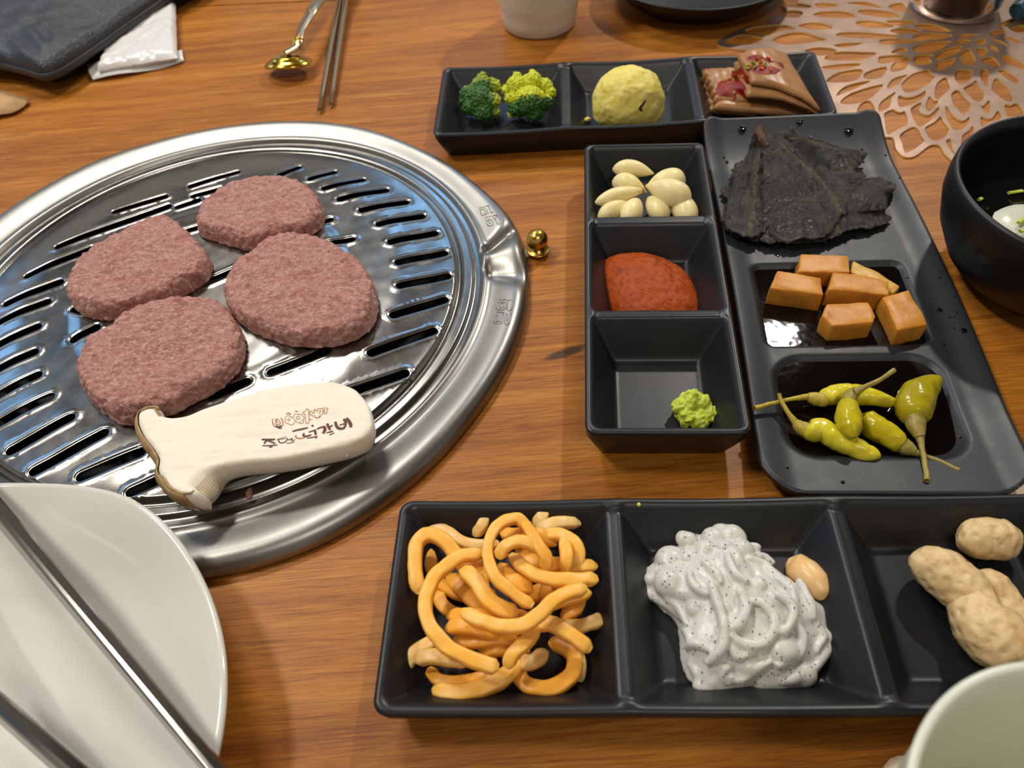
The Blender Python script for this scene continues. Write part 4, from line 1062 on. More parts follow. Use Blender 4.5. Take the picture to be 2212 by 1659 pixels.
# ================================================================== PEPPERS
def pepper(stem, cap, body, z, lab, mat, smat):
    s_ = pxr(G(1850, 880, z), 1)/2.963
    def mk(lst, z_): return [G(*kc([(p[0], p[1])])[0], (p[3] if len(p) > 3 else z_)) for p in lst], [p[2]*s_ for p in lst]
    B_, br = mk(body, z); th = thing('pickled_pepper', sum(B_, Vector())/len(B_)-Vector((0, 0, br[len(br)//2])), lab, 'pepper', 'whole pickled peppers')
    V, Fc = sweep(catmull(B_, 8), br, 22)
    V = [p+noise.noise_vector(p*150)*.0008+noise.noise_vector(p*380)*.00045 for p in V]; ob('body', V, Fc, mat, th)
    P, r_ = mk(cap, z); V, Fc = sweep(catmull(P, 5), r_, 14, jitter=.0003); ob('calyx', V, Fc, smat, th)
    P, r_ = mk(stem, z); V, Fc = sweep(catmull(P, 5), r_, 10, jitter=.0003); ob('stem', V, Fc, smat, th)
pepper([(85, 1070, 17, .016), (200, 1042, 13, .015), (330, 1012, 14, .013), (440, 1000, 24, .012)], [(430, 1002, 30), (470, 1010, 44), (520, 1020, 46), (545, 1020, 40)], [(525, 1015, 30), (560, 1000, 62), (640, 985, 70), (740, 985, 68), (850, 1005, 58), (940, 1025, 42), (995, 1035, 22), (1008, 1036, 6)], .012, 'long pepper lying across the back, its straight stem pointing left over the rim', 'pepper_yellow', 'pepper_stem_pale')
pepper([(245, 975, 14, .018), (262, 1030, 14, .016), (310, 1110, 16, .014), (360, 1175, 26, .012)], [(350, 1165, 26), (385, 1195, 46), (425, 1215, 50)], [(415, 1210, 35), (450, 1220, 68), (520, 1215, 80), (600, 1260, 76), (700, 1310, 74), (800, 1355, 56), (865, 1372, 34), (893, 1376, 8)], .0125, 'plump yellow-green pepper at the front left with its stem bent upward', 'pepper_yellow', 'pepper_stem_pale')
pepper([(1400, 1470, 15, .013), (1290, 1420, 13, .012), (1190, 1380, 14, .012), (1105, 1350, 24, .012)], [(1115, 1350, 24), (1075, 1330, 46), (1040, 1310, 52)], [(1045, 1310, 40), (1010, 1290, 66), (940, 1245, 80), (860, 1195, 84), (800, 1140, 62), (770, 1110, 14)], .0125, 'pepper at the front middle whose stem points to the lower right', 'pepper', 'pepper_stem')
pepper([(980, 830, 17, .026), (900, 885, 15, .026), (800, 935, 17, .025), (730, 970, 28, .023)], [(740, 960, 30), (700, 1000, 48), (690, 1040, 46)], [(692, 1035, 40), (690, 1060, 68), (692, 1130, 82), (705, 1200, 66), (712, 1250, 34), (712, 1268, 8)], .0205, 'small pepper lying on top of the others, its stem pointing to the upper right', 'pepper', 'pepper_stem')
pepper([(1192, 1538, 18, .015), (1182, 1440, 15, .014), (1162, 1340, 16, .014), (1145, 1240, 30, .014)], [(1150, 1260, 26), (1125, 1190, 58), (1115, 1140, 66)], [(1115, 1150, 60), (1112, 1110, 105), (1115, 1040, 122), (1145, 980, 108), (1200, 930, 78), (1255, 900, 44), (1288, 893, 14)], .0145, 'wrinkled olive pepper standing apart at the right with a curled tip', 'pepper_olive', 'pepper_stem')

# ================================================================== ORANGE STRIPS
def k1(p): return K(p, 780, 1040, 2.963)
ST = [('S1', [(780, 465), (640, 480), (520, 560), (440, 660), (410, 800), (440, 920), (520, 1030), (640, 1110), (780, 1170), (880, 1190)], .027, 38, 'strip', 'orange strip forming the largest open arc on the left of the heap'),
 ('S2', [(1070, 300), (1000, 240), (900, 265), (830, 350), (812, 480), (850, 600), (930, 680), (1000, 730), (1100, 800)], .031, 32, 'strip', 'orange strip curling round in a hook at the top middle of the heap'),
 ('S3', [(640, 830), (760, 890), (900, 930), (1040, 920), (1140, 850), (1240, 760), (1330, 710), (1440, 690)], .032, 36, 'strip', 'bright strip crossing the middle of the heap in a wide smile shape'),
 ('S4', [(375, 720), (350, 600), (350, 430), (400, 355), (480, 350), (560, 410), (620, 490), (700, 570)], .020, 42, 'strip', 'orange strip looping over the far left corner of the heap'),
 ('S5', [(640, 560), (740, 640), (800, 740), (900, 820), (1000, 850)], .026, 44, 'strip', 'thick strip running diagonally down through the centre of the heap'),
 ('S6', [(960, 470), (1040, 550), (1120, 600), (1250, 630), (1400, 630), (1512, 622)], .030, 36, 'strip', 'strip sweeping to the right edge with a pointed tip'),
 ('S7', [(878, 490), (920, 420), (1000, 385), (1090, 400), (1130, 440)], .035, 34, 'strip', 'short strip arching on top of the heap with a blunt pale end'),
 ('S8', [(1040, 262), (1090, 330), (1140, 420), (1185, 490), (1180, 570)], .034, 34, 'strip_deep', 'strip dropping from the top of the heap toward its right side'),
 ('S9', [(1160, 340), (1280, 345), (1370, 400), (1395, 480), (1375, 570)], .023, 38, 'strip', 'strip bending round the right shoulder of the heap'),
 ('S10', [(1290, 370), (1315, 480), (1300, 590)], .027, 36, 'strip', 'short upright strip inside the bend on the right shoulder'),
 ('S11', [(400, 275), (470, 282), (560, 330), (650, 390), (750, 410), (880, 400)], .014, 34, 'strip_pale', 'pale strip lying behind the heap at the far left'),
 ('S12', [(806, 165), (795, 230), (770, 290), (725, 350)], .015, 32, 'strip_pale', 'short pale strip with a dark end sticking up at the back'),
 ('S13', [(1182, 165), (1160, 225), (1110, 280)], .017, 38, 'strip_pale', 'short pale pointed strip at the back right of the heap'),
 ('S14', [(1402, 272), (1290, 262), (1200, 278), (1130, 320)], .018, 36, 'strip_pale', 'pale flat strip end at the far right corner of the heap'),
 ('S15', [(1508, 540), (1420, 545), (1330, 560)], .021, 32, 'strip', 'short strip end poking out at the right above the pointed one'),
 ('S16', [(550, 940), (640, 925), (760, 940), (880, 980)], .022, 40, 'strip_deep', 'strip lying level across the left centre of the heap'),
 ('S17', [(280, 1225), (310, 1140), (400, 1060), (520, 1000)], .012, 38, 'strip_pale', 'pale-ended strip reaching the near left corner'),
 ('S18', [(345, 1150), (440, 1120), (560, 1130), (700, 1160)], .018, 40, 'strip_pale', 'pale strip lying beside the near left corner, above the other'),
 ('S19', [(440, 1195), (490, 1265), (600, 1285), (740, 1265), (850, 1230)], .012, 32, 'strip_deep', 'strip curving along the near left side under the bright one'),
 ('S20', [(470, 1320), (560, 1355), (700, 1345), (850, 1290), (960, 1220), (1010, 1140)], .014, 44, 'strip', 'wide strip closing the near edge of the heap'),
 ('S21', [(930, 1190), (980, 1095), (1060, 1020), (1130, 930)], .027, 36, 'strip', 'straight strip slanting up from the near middle of the heap'),
 ('S22', [(1100, 920), (1200, 910), (1290, 945), (1380, 1010), (1470, 1080)], .023, 40, 'strip', 'strip slanting down to the right with a cut pointed end'),
 ('S23', [(1010, 1210), (1040, 1290), (1140, 1325), (1260, 1305), (1350, 1235), (1370, 1140), (1320, 1070), (1210, 1020)], .0125, 42, 'strip_deep', 'wide strip curled into a ring at the near right corner'),
 ('S24', [(1270, 925), (1400, 930), (1480, 905), (1550, 880)], .015, 36, 'strip_pale', 'pale strip end reaching furthest right from the heap'),
 ('S25', [(1020, 1160), (1100, 1155), (1180, 1090)], .015, 40, 'strip_pale', 'pale short strip tucked beside the near ring'),
 ('S26', [(430, 430), (450, 540), (500, 650), (600, 710), (720, 745)], .011, 38, 'strip_deep', 'shaded strip under the loop at the left'),
 ('S27', [(1180, 800), (1280, 760), (1400, 730), (1455, 700)], .019, 36, 'strip', 'strip below the wide smile strip at its right end'),
 ('S28', [(880, 540), (960, 610), (1040, 670), (1090, 690)], .027, 36, 'strip_deep', 'short thick strip inside the hook at the middle'),
 ('S29', [(590, 1030), (740, 1015), (880, 1000), (1010, 1020)], .017, 42, 'strip_deep', 'deep orange strip low across the near centre'),
 ('S30', [(1280, 870), (1370, 820), (1420, 740)], .014, 36, 'strip_deep', 'deep orange strip low at the right side'),
 ('S31', [(490, 680), (520, 790), (620, 850), (740, 850)], .012, 36, 'strip_deep', 'strip seen through the dark gap on the left'),
 ('S32', [(1150, 780), (1190, 700), (1210, 610)], .018, 36, 'strip_deep', 'deep orange strip rising at the right centre'),
 ('S33', [(1405, 1275), (1412, 1180), (1400, 1090)], .009, 24, 'strip_pale', 'thin strip standing on edge right of the ring'),
 ('S34', [(700, 500), (760, 580), (780, 700), (860, 760)], .019, 44, 'strip_deep', 'broad strip beneath the centre diagonal'),
 ('S35', [(560, 860), (700, 870), (900, 870), (1100, 880)], .020, 44, 'strip_deep', 'strip hidden just behind the wide smile strip'),
 ('S36', [(760, 1090), (900, 1060), (1080, 1080)], .014, 46, 'strip_deep', 'deep orange strip filling the near middle gap'),
 ('S37', [(1000, 420), (1120, 520), (1240, 540), (1350, 520)], .018, 44, 'strip_deep', 'deep orange strip beneath the right shoulder'),
 ('S38', [(900, 330), (1000, 350), (1120, 340), (1250, 400)], .022, 40, 'strip_deep', 'strip beneath the hook at the back of the heap'),
 ('S39', [(1000, 750), (1120, 720), (1260, 660), (1350, 640)], .016, 44, 'strip_deep', 'deep orange strip filling the right centre gap'),
 ('S40', [(560, 600), (640, 680), (760, 800), (900, 900)], .013, 44, 'strip_deep', 'lowest strip under the left centre of the heap')]
S_ = pxr(G(1100, 1300, .02), 1)/2.963
for nm, pts_, z, w, mt, lab in ST:
    n_ = len(pts_); P = [G(*k1([p])[0], z-.0035*(abs(2*i/(n_-1)-1)**2)) for i, p in enumerate(pts_)]
    P = catmull(P, 7); L = len(P); hw = w*S_*1.22
    rr = [hw*(.45+.55*min(1, i/3, (L-1-i)/3)) for i in range(L)]
    V, Fc = sweep(P, rr, 14, sq=(1.0, .72), power=.50, up=Vector((0, 0, 1)))
    V = [p+noise.noise_vector(p*170)*.0005+noise.noise_vector(p*600)*.00012 for p in V]; V = [Vector((p.x, p.y, max(p.z, .0048))) for p in V]
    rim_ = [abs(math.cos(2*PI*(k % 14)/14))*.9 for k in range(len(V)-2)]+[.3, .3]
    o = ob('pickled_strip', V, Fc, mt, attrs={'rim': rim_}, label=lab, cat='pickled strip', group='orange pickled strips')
    if nm == 'S12':
        root = wloc(o); V, Fc = sweep([P[0]+(P[0]-P[1])*.6, P[0], P[1]], [hw*.35, hw*.95, hw*1.04], 10, sq=(1.0, .8), power=.62); ob('dark_end', V, Fc, 'strip_end', o)

# ================================================================== CREAMY SALAD
def k2(p): return K(p, 1300, 1060, 3.19)
SO = [(430, 400), (500, 340), (560, 290), (640, 275), (720, 230), (800, 240), (890, 205), (980, 235), (1035, 340), (1100, 400), (1200, 485), (1280, 560), (1440, 690), (1570, 790), (1600, 950), (1590, 1080), (1540, 1200), (1440, 1340), (1340, 1390), (1230, 1410), (1110, 1380), (1040, 1340), (950, 1370), (800, 1390), (700, 1410), (640, 1320), (565, 1230), (530, 1120), (525, 960), (520, 900), (430, 800), (340, 720), (300, 640), (310, 530), (360, 450)]
ol = [G(*p, .011) for p in k2(SO)]
bV, bF = blob(ol, .0055, lambda x, y: .021+.003*fbm((x, y, 2), 50, 3), rings=30, seg=140, amp=.0012, sc=110, prof=lambda s: (1-s**2.2)**.75)
bt_ = tree(bV, bF); parts = [(bV, bF)]
S2_ = pxr(G(1600, 1300, .02), 1)/3.19
TB = [([(290, 590), (330, 690), (450, 760), (540, 830), (640, 910)], 40, -.002), ([(740, 640), (800, 830), (835, 960), (815, 1100), (700, 1210)], 38, .002), ([(930, 690), (985, 800), (955, 920), (890, 970)], 38, .002), ([(890, 990), (950, 1060), (1080, 1075), (1170, 990), (1180, 890), (1110, 800), (1010, 770)], 36, .002),
 ([(1180, 730), (1285, 770), (1310, 880), (1260, 970), (1190, 990)], 36, .0022), ([(1000, 470), (1110, 520), (1200, 600), (1300, 700), (1340, 850)], 34, .001), ([(1000, 480), (1100, 455), (1190, 500)], 30, 0), ([(780, 1200), (800, 1320), (870, 1400), (960, 1375), (1070, 1405)], 34, -.002), ([(880, 1280), (950, 1305), (1050, 1240), (1170, 1180)], 34, .001),
 ([(870, 1060), (940, 1140), (1050, 1110)], 36, .001), ([(1240, 1320), (1380, 1275), (1500, 1170), (1560, 1030), (1560, 880)], 40, 0), ([(1110, 1390), (1240, 1390), (1360, 1350)], 34, -.002), ([(575, 1095), (640, 1060), (760, 1105)], 36, .001), ([(560, 950), (600, 1010), (600, 1090)], 34, 0), ([(690, 480), (770, 560), (820, 650)], 34, .001), ([(1350, 620), (1420, 750), (1460, 900)], 36, .001),
 ([(1300, 880), (1380, 1000), (1340, 1140), (1200, 1220)], 38, .001), ([(600, 1180), (680, 1290), (720, 1400)], 40, -.001), ([(430, 730), (520, 800), (600, 940)], 34, 0), ([(860, 440), (900, 560), (1000, 640)], 34, .001), ([(1090, 400), (1050, 380), (990, 380)], 28, 0), ([(1480, 900), (1520, 1000), (1470, 1120)], 34, 0), ([(900, 1200), (840, 1250), (880, 1330)], 32, 0), ([(600, 560), (640, 660), (730, 720)], 34, .0005)]
for pts_, w, dz in TB:
    P = [hit(*q, [bt_], .012)+Vector((0, 0, dz)) for q in k2(pts_)]; P = catmull(P, 6); L = len(P)
    parts.append(sweep(P, [w*S2_*(.6+.4*min(1, i/4, (L-1-i)/4)) for i in range(L)], 10, jitter=.0004))
for x, y, r in ((640, 340, 90), (780, 320, 95), (960, 400, 90), (1040, 440, 70), (600, 330, 66), (905, 310, 105), (735, 285, 80), (820, 260, 70), (565, 320, 60), (480, 470, 118), (470, 620, 108), (720, 400, 84), (850, 385, 62), (600, 450, 80), (340, 600, 50), (1540, 1000, 60), (1250, 1080, 110), (1000, 1180, 90), (1080, 640, 60), (640, 800, 60), (860, 800, 50), (690, 1330, 60), (1400, 1250, 80)):
    p = hit(*k2([(x, y)])[0], [bt_], .012); parts.append(ball(p+Vector((0, 0, -.42*r*S2_)), r*S2_*1.08, 10, 14, (1, 1, .85)))
V, Fc = remesh(*join(parts), .00055, 5)
V = [p+noise.noise_vector(p*120)*.0006 for p in V]; V = [Vector((p.x, p.y, max(p.z, .0050))) for p in V]
ob('creamy_salad', V, Fc, 'salad', label='heap of white creamy noodle-like salad dotted with black sesame, in the middle section', cat='salad')
st = tree(V, Fc)
P = [hit(*q, [st, tr1], .012)+Vector((0, 0, .0025)) for q in k2([(1270, 500), (1330, 540), (1430, 620), (1510, 690), (1560, 740)])]
P[3].z = min(P[3].z, P[2].z); P[4].z = P[3].z-.001
V, Fc = sweep(catmull(P, 5), [.0012, .0052, .0062, .0058, .0040, .0006], 18, jitter=.0003)
ob('peanut_kernel', V, Fc, 'kernel', label='shelled tan peanut half stuck at the right edge of the white salad', cat='peanut')
# stray grain on the rim
p = hit(1380, 1090, [tr1], H1); V, Fc = ball(p, .0009, 6, 8); ob('food_speck', V, Fc, 'potato', label='tiny pale food speck on the far rim of the near tray', cat='crumb')

# ================================================================== PEANUTS
def kp(p): return K(p, 1780, 1040, 2.681)
def peanut(pts_, lab, z):
    P = [G(*kp([(x, y)])[0], z) for x, y, r in pts_]; s_ = pxr(P[0], 1)/2.681
    V, Fc = sweep(catmull(P, 8), [r*s_ for x, y, r in pts_], 26)
    V2 = []
    for p in V: V2.append(p+noise.noise_vector(p*120)*.0007+noise.noise_vector(p*420)*.0003)
    mn = min(v.z for v in V2); V2 = [v+Vector((0, 0, .0048-mn)) for v in V2]
    ob('boiled_peanut', V2, Fc, 'peanut', label=lab, cat='peanut', group='peanuts in the shell')
peanut([(505, 420, 10), (530, 440, 80), (590, 480, 122), (680, 540, 138), (780, 620, 138), (850, 700, 122), (875, 780, 140), (920, 850, 168), (1010, 930, 172), (1110, 990, 138), (1190, 1030, 80), (1220, 1050, 10)], 'largest boiled peanut in its shell with a deep waist, lying diagonally', .015)
peanut([(768, 320, 10), (790, 325, 70), (850, 330, 108), (940, 335, 124), (1040, 345, 118), (1110, 355, 80), (1148, 362, 10)], 'short rounded peanut shell at the back, with brown scars', .013)
peanut([(900, 500, 15), (930, 530, 62), (1000, 600, 92), (1070, 690, 86), (1130, 760, 76), (1200, 820, 60), (1225, 850, 12)], 'small wrinkled peanut shell between the large one and the frame edge', .013)

# ================================================================== WHITE PLATE + TONGS
pcn = Vector((-.2251, .0816))
def fl_(r, z, a, i):
    k = smooth_step((r-.05)/.06); w = math.sin(7*a+62*r)
    return r*(1+.007*w*k*(r/.115)), z+.0014*w*k
prof = [(.001, .0105), (.02, .0105), (.04, .0106), (.055, .0110), (.068, .0125), (.080, .0155), (.092, .0200), (.102, .0245), (.110, .0283), (.1138, .0298), (.1152, .0300), (.1162, .0290), (.1158, .0275), (.1120, .0245), (.100, .0190), (.085, .0128), (.075, .0100), (.066, .0085), (.060, .0060), (.058, .0005), (.054, .0003), (.052, .0060), (.001, .0065)]
pp = []
for i in range(len(prof)-1):
    (a, b), (c_, d) = prof[i], prof[i+1]
    n_ = 4 if i < 9 else 1
    for k in range(n_): pp.append((a+(c_-a)*k/n_, b+(d-b)*k/n_))
pp.append(prof[-1])
V, Fc = lathe(pp, pcn, 200, fl_); Fc = [tuple(reversed(q)) for q in Fc]
ob('white_plate', V, Fc, 'white_plate', label='glossy ivory round plate with swirled ridges at the near left, overlapping the grill', cat='plate')
tongs = thing('tongs', G(200, 1500, .03), 'stainless steel tongs lying across the white plate at the near left', 'tongs')
def arm(a_hi, b_hi, a_lo, b_lo, z0, z1, name):
    # a = far-left end, b = lower right ; hi/lo are the two long edges in the picture
    A1, B1, A2, B2 = G(*a_hi, z0), G(*b_hi, z1), G(*a_lo, z0), G(*b_lo, z1)
    A1, B1 = A1+(A1-B1)*.45, B1+(B1-A1)*.28; A2, B2 = A2+(A2-B2)*.45, B2+(B2-A2)*.28
    V = []; Fc = []; N_ = 40; sec = [(0, -.0060), (.02, -.0030), (.08, -.0022), (.42, -.0002), (.50, .0), (.56, -.0006), (.92, -.0085), (.97, -.0090), (1, -.0082)]
    for i in range(N_+1):
        t = i/N_; a = A1.lerp(B1, t); b = A2.lerp(B2, t)
        for u, h in sec:
            q = a.lerp(b, u); V.append(Vector((q.x, q.y, q.z+h)))
    m_ = len(sec)
    for i in range(N_):
        for k in range(m_-1): a = i*m_+k; Fc.append((a, a+1, a+m_+1, a+m_))
    o = ob(name, V, Fc, 'chrome', tongs, smooth=False); solid(o, .0009, 1); b = o.modifiers.new('b', 'BEVEL'); b.width = .0004; b.segments = 2; b.limit_method = 'ANGLE'
    return (B1+B2)/2
e1_ = arm((0, 1082), (478, 1659), (0, 1150), (425, 1659), .041, .046, 'arm')
e2_ = arm((0, 1505), (205, 1680), (0, 1572), (120, 1680), .041, .046, 'arm')
mid = (e1_+e2_)/2+Vector((.01, -.02, 0))
V, Fc = sweep(catmull([e1_, (e1_+mid)/2+Vector((.006, .002, 0)), mid, (e2_+mid)/2+Vector((-.002, -.008, 0)), e2_], 6), .0065, 12, sq=(.12, .9)); ob('spring_bend', V, Fc, 'chrome', tongs)

# ================================================================== CUPS, BOWLS, GLASS
cc = Vector((.1231, .0173)); zc = .100; rc = .0452
pf = [(.030, .0003), (.032, .003), (.0335, .020), (.0350, .030), (.0365, .034), (.0372, .046), (.0388, .052), (.0398, .066), (.0415, .073), (.0430, .088), (.0445, .098), (rc, .1000), (.0440, .1012), (.0425, .1000), (.0412, .092), (.038, .065), (.033, .030), (.029, .008), (.001, .006)]
cup = thing('tea_cup', (cc.x, cc.y, 0), 'pale celadon cup with stepped ridges cut off by the lower right frame corner', 'cup')
V, Fc = lathe(pf, cc, 96); Fc = [tuple(reversed(q)) for q in Fc]; ob('cup_body', V, Fc, 'celadon_cup', cup)
V, Fc = lathe([(.001, .040), (.0342, .040), (.0342, .039), (.001, .039)], cc, 64); Fc = [tuple(reversed(q)) for q in Fc]; ob('tea', V, Fc, 'cup_water', cup)
wc = Vector((.0493, .6474))
pf = [(.0285, .0), (.0305, .002), (.0315, .010), (.0330, .020), (.0345, .024), (.0345, .040), (.0362, .045), (.0365, .060), (.038, .066), (.039, .080), (.0375, .080), (.034, .040), (.029, .008), (.001, .006)]
V, Fc = lathe(pf, wc, 80); Fc = [tuple(reversed(q)) for q in Fc]; ob('white_cup', V, Fc, 'white_cup', label='white ceramic cup with stepped ridges at the top middle edge', cat='cup')
dc = Vector((.1868, .672))
pf = [(.052, .0), (.055, .002), (.066, .010), (.076, .018), (.0805, .0235), (.0812, .0250), (.0800, .0255), (.078, .0245), (.070, .016), (.055, .009), (.001, .0075)]
V, Fc = lathe(pf, dc, 96); Fc = [tuple(reversed(q)) for q in Fc]; ob('shallow_dish', V, Fc, 'bowl_black', label='shallow black dish cut off by the top edge, beside the gold placemat', cat='dish')
bc = Vector((.2956, .2966))
pf = [(.034, .0), (.038, .001), (.045, .006), (.054, .015), (.0620, .030), (.0658, .044), (.0662, .052), (.0656, .0585), (.0644, .0605), (.0625, .0595), (.0618, .052), (.0612, .044), (.057, .028), (.048, .014), (.030, .007), (.001, .006)]
bowl = thing('soup_bowl', (bc.x, bc.y, 0), 'deep black soup bowl at the right edge of the frame', 'bowl')
V, Fc = lathe(pf, bc, 128); Fc = [tuple(reversed(q)) for q in Fc]; ob('bowl_body', V, Fc, 'bowl_black', bowl)
V, Fc = lathe([(.001, .036), (.0592, .036), (.0585, .035), (.001, .035)], bc, 96); Fc = [tuple(reversed(q)) for q in Fc]
ob('soup', V, Fc, 'broth', label='dark clear broth filling the black soup bowl', cat='soup')
q = G(2228, 478, .036); V, Fc = ball(Vector((q.x, q.y, .0350)), .0200, 16, 26, (1, .75, .20)); V = [p+noise.noise_vector(p*90)*.0012 for p in V]
ob('dumpling', V, Fc, 'dumpling', label='pale dumpling floating in the dark soup', cat='dumpling')
for (x0, y0, x1, y1, lab) in ((2178, 417, 2209, 412, 'green onion ring piece farthest back in the soup'), (2200, 482, 2216, 470, 'green onion piece lying on the pale dumpling'), (2203, 500, 2220, 496, 'green onion piece nearest the bowl rim'), (2114, 432, 2121, 428, 'tiny green onion bit at the left edge of the soup')):
    a, b = G(x0, y0, .040 if y0 > 450 else .0370), G(x1, y1, .040 if y0 > 450 else .0370)
    V, Fc = sweep([a.lerp(b, t/4) for t in range(5)], .0011, 10, sq=(1, .6)); ob('scallion_piece', V, Fc, 'scallion_pale', label=lab, cat='scallion', group='scallion in the soup')
# placemat
mc = Vector((.381, .574))
def almond(r0, r1, a, hw):
    out = []; L = (r1-r0)
    for sgn in (1, -1):
        for i in range(7):
            t = i/7 if sgn > 0 else 1-i/7
            w = hw*(math.sin(PI*t)**.75)*(1-.15*(t-.5))
            jit = 0
            r = r0+L*t; aa = a+sgn*w/max(r, .01)
            out.append((mc.x+r*math.cos(aa), mc.y+r*math.sin(aa)))
    return out
random.seed(5); hl = []
TA = [[(80,670),(205,610),(260,640),(340,655),(385,640),(430,820),(300,900),(160,985),(110,960),(90,800)],[(320,1000),(500,880),(590,910),(640,1020),(680,1085),(580,1180),(440,1265),(385,1255),(350,1130)],[(705,890),(850,800),(935,720),(975,800),(1060,900),(1020,1000),(930,1070),(830,1085),(760,1030)],
 [(490,590),(640,500),(610,600),(640,670),(740,695),(800,660),(910,565),(870,680),(760,790),(640,865),(580,850),(530,770),(500,680)],[(300,400),(400,425),(500,420),(620,370),(700,320),(690,400),(560,500),(400,560),(310,570),(285,500)],[(340,240),(400,150),(520,60),(650,20),(760,0),(800,80),(850,95),(760,200),(600,300),(460,350),(380,340)],
 [(0,530),(100,430),(250,340),(180,450),(150,570),(0,640)],[(120,290),(160,190),(250,120),(400,75),(420,85),(340,150),(260,240)],[(865,450),(850,330),(890,200),(1010,120),(1050,210),(1070,290),(1000,360),(920,440)],[(1160,150),(1170,50),(1230,0),(1410,20),(1400,110),(1340,190),(1220,220)],
 [(1290,290),(1420,210),(1480,160),(1520,260),(1585,355),(1590,430),(1520,490),(1440,460),(1360,380)],[(1100,390),(1150,330),(1215,325),(1290,420),(1385,510),(1375,580),(1320,670),(1290,690),(1210,620),(1130,510)],[(1010,600),(1035,560),(1110,680),(1200,760),(1290,775),(1370,720),(1360,800),(1290,890),(1210,920),(1120,900),(1050,780)],
 [(770,410),(830,470),(900,480),(800,600),(740,630),(710,570),(730,480)],[(1555,560),(1610,545),(1670,470),(1690,520),(1680,650),(1660,670),(1600,620)],[(1720,290),(1780,130),(1880,200),(1960,280),(2020,400),(2030,470),(1980,490),(1900,460),(1800,380)],[(1900,0),(2000,60),(2100,120),(2130,190),(2110,205),(1990,160),(1890,90),(1820,30)],
 [(1560,720),(1620,740),(1720,740),(1810,630),(1860,740),(1700,790),(1570,870),(1555,800)],[(1290,990),(1380,920),(1420,860),(1440,950),(1340,1050),(1260,1140),(1265,1050)],[(1020,1100),(1090,1060),(1110,1200),(1160,1310),(1080,1220)],[(1920,540),(2020,550),(2100,520),(2200,680),(1990,720),(1940,650)],[(1550,110),(1565,0),(1650,10),(1670,100),(1650,240),(1600,215)]]
TB_ = [[(520,740),(600,680),(800,640),(1080,632),(1000,700),(850,780),(700,810),(560,790)],[(850,880),(960,790),(1100,730),(1260,710),(1200,790),(1080,850),(920,910)],[(900,960),(1020,925),(1150,885),(1140,940),(1060,1010),(960,1065),(890,1055)],[(540,900),(610,850),(820,840),(740,900),(790,950),(660,990),(550,980)],[(1250,820),(1370,750),(1420,830),(1450,930),(1410,990),(1320,990),(1260,920)],
 [(1500,750),(1620,740),(1630,790),(1580,860),(1530,840)],[(1180,650),(1240,612),(1390,612),(1320,650),(1220,670)],[(1480,650),(1600,590),(1605,650),(1540,690)],[(530,560),(640,512),(850,505),(1100,532),(1000,580),(800,605),(620,600)],[(510,390),(640,370),(840,380),(1000,430),(1080,476),(880,472),(680,440)],[(1220,555),(1300,528),(1500,533),(1400,560),(1290,575)],
 [(10,625),(120,590),(400,595),(690,620),(500,650),(260,670),(60,678)],[(180,460),(360,432),(640,465),(540,500),(400,520),(240,500)],[(1690,520),(1780,470),(1910,455),(1860,510),(1750,550)],[(1730,600),(1850,625),(1950,690),(1850,670)],[(1690,690),(1790,740),(1800,795),(1720,750)],[(1570,920),(1720,865),(1810,960),(1830,1010),(1740,1005),(1620,970)],[(1880,860),(2000,860),(2200,980),(2180,1050),(2000,990),(1900,920)],
 [(1910,570),(2040,575),(2170,645),(2050,640)],[(2020,440),(2190,385),(2190,480),(2080,480)],[(1860,370),(1960,315),(2110,270),(2000,365),(1880,415)],[(0,170),(150,178),(320,250),(200,260),(0,250)],[(110,325),(250,310),(540,325),(420,375),(290,390)],[(190,800),(280,745),(385,725),(395,785),(280,808)],[(190,1020),(250,950),(340,895),(460,885),(420,980),(370,1050),(260,1085),(190,1085)],[(0,330),(90,375),(220,405),(0,415)],[(0,905),(40,862),(390,838),(280,910),(130,955),(0,965)]]
TC = [[(215,280),(280,242),(350,232),(455,256),(400,285),(300,296)],[(530,268),(600,232),(720,218),(830,248),(880,268),(700,292),(600,295)],[(350,198),(440,178),(600,168),(670,192),(560,212),(470,236),(370,222)],[(805,98),(860,78),(1000,78),(1080,105),(1040,118),(900,115)],[(1100,72),(1200,64),(1320,84),(1370,105),(1300,114),(1160,98)],[(705,173),(760,153),(860,157),(925,186),(800,195)],[(1090,148),(1180,138),(1330,168),(1250,180),(1130,175)],
 [(955,235),(1020,214),(1250,224),(1380,240),(1250,256),(1050,250)],[(940,300),(1060,288),(1130,292),(1000,316)],[(750,335),(850,320),(950,334),(880,366),(790,362)],[(880,393),(950,350),(1120,350),(1220,354),(1140,396),(1000,405)],[(860,445),(960,432),(1110,424),(1060,452),(920,462)],[(890,540),(980,485),(1120,466),(1080,535),(950,552)],[(985,685),(1060,625),(1260,565),(1190,645),(1080,692)],[(1160,485),(1285,448),(1250,515),(1150,525)],
 [(600,36),(700,24),(780,40),(740,52),(650,48)],[(830,20),(960,30),(900,48),(830,46)],[(1020,18),(1150,14),(1260,50),(1150,38)],[(1310,40),(1390,20),(1420,70),(1360,70)],[(570,102),(640,72),(720,80),(690,112)],[(1000,590),(1100,555),(1180,545),(1080,590),(960,640)],[(1120,700),(1180,680),(1200,760),(1090,800)]]
for T_, kk in ((TA, (1900, 150, 7.09)), (TB_, (1900, 0, 7.09)), (TC, (1500, 0, 3.107))):
    for q in T_:
        P = catmull([G(*p, .0015) for p in K(q, *kk)], 3, True); cq = sum(P, Vector())/len(P); P = [p+(p-cq).normalized()*(.0003 if T_ is TA else .0009) for p in P]; hl.append([(p.x, p.y) for p in P])
cen_ = [(sum(p[0] for p in h)/len(h), sum(p[1] for p in h)/len(h)) for h in hl]
nt = len(hl)
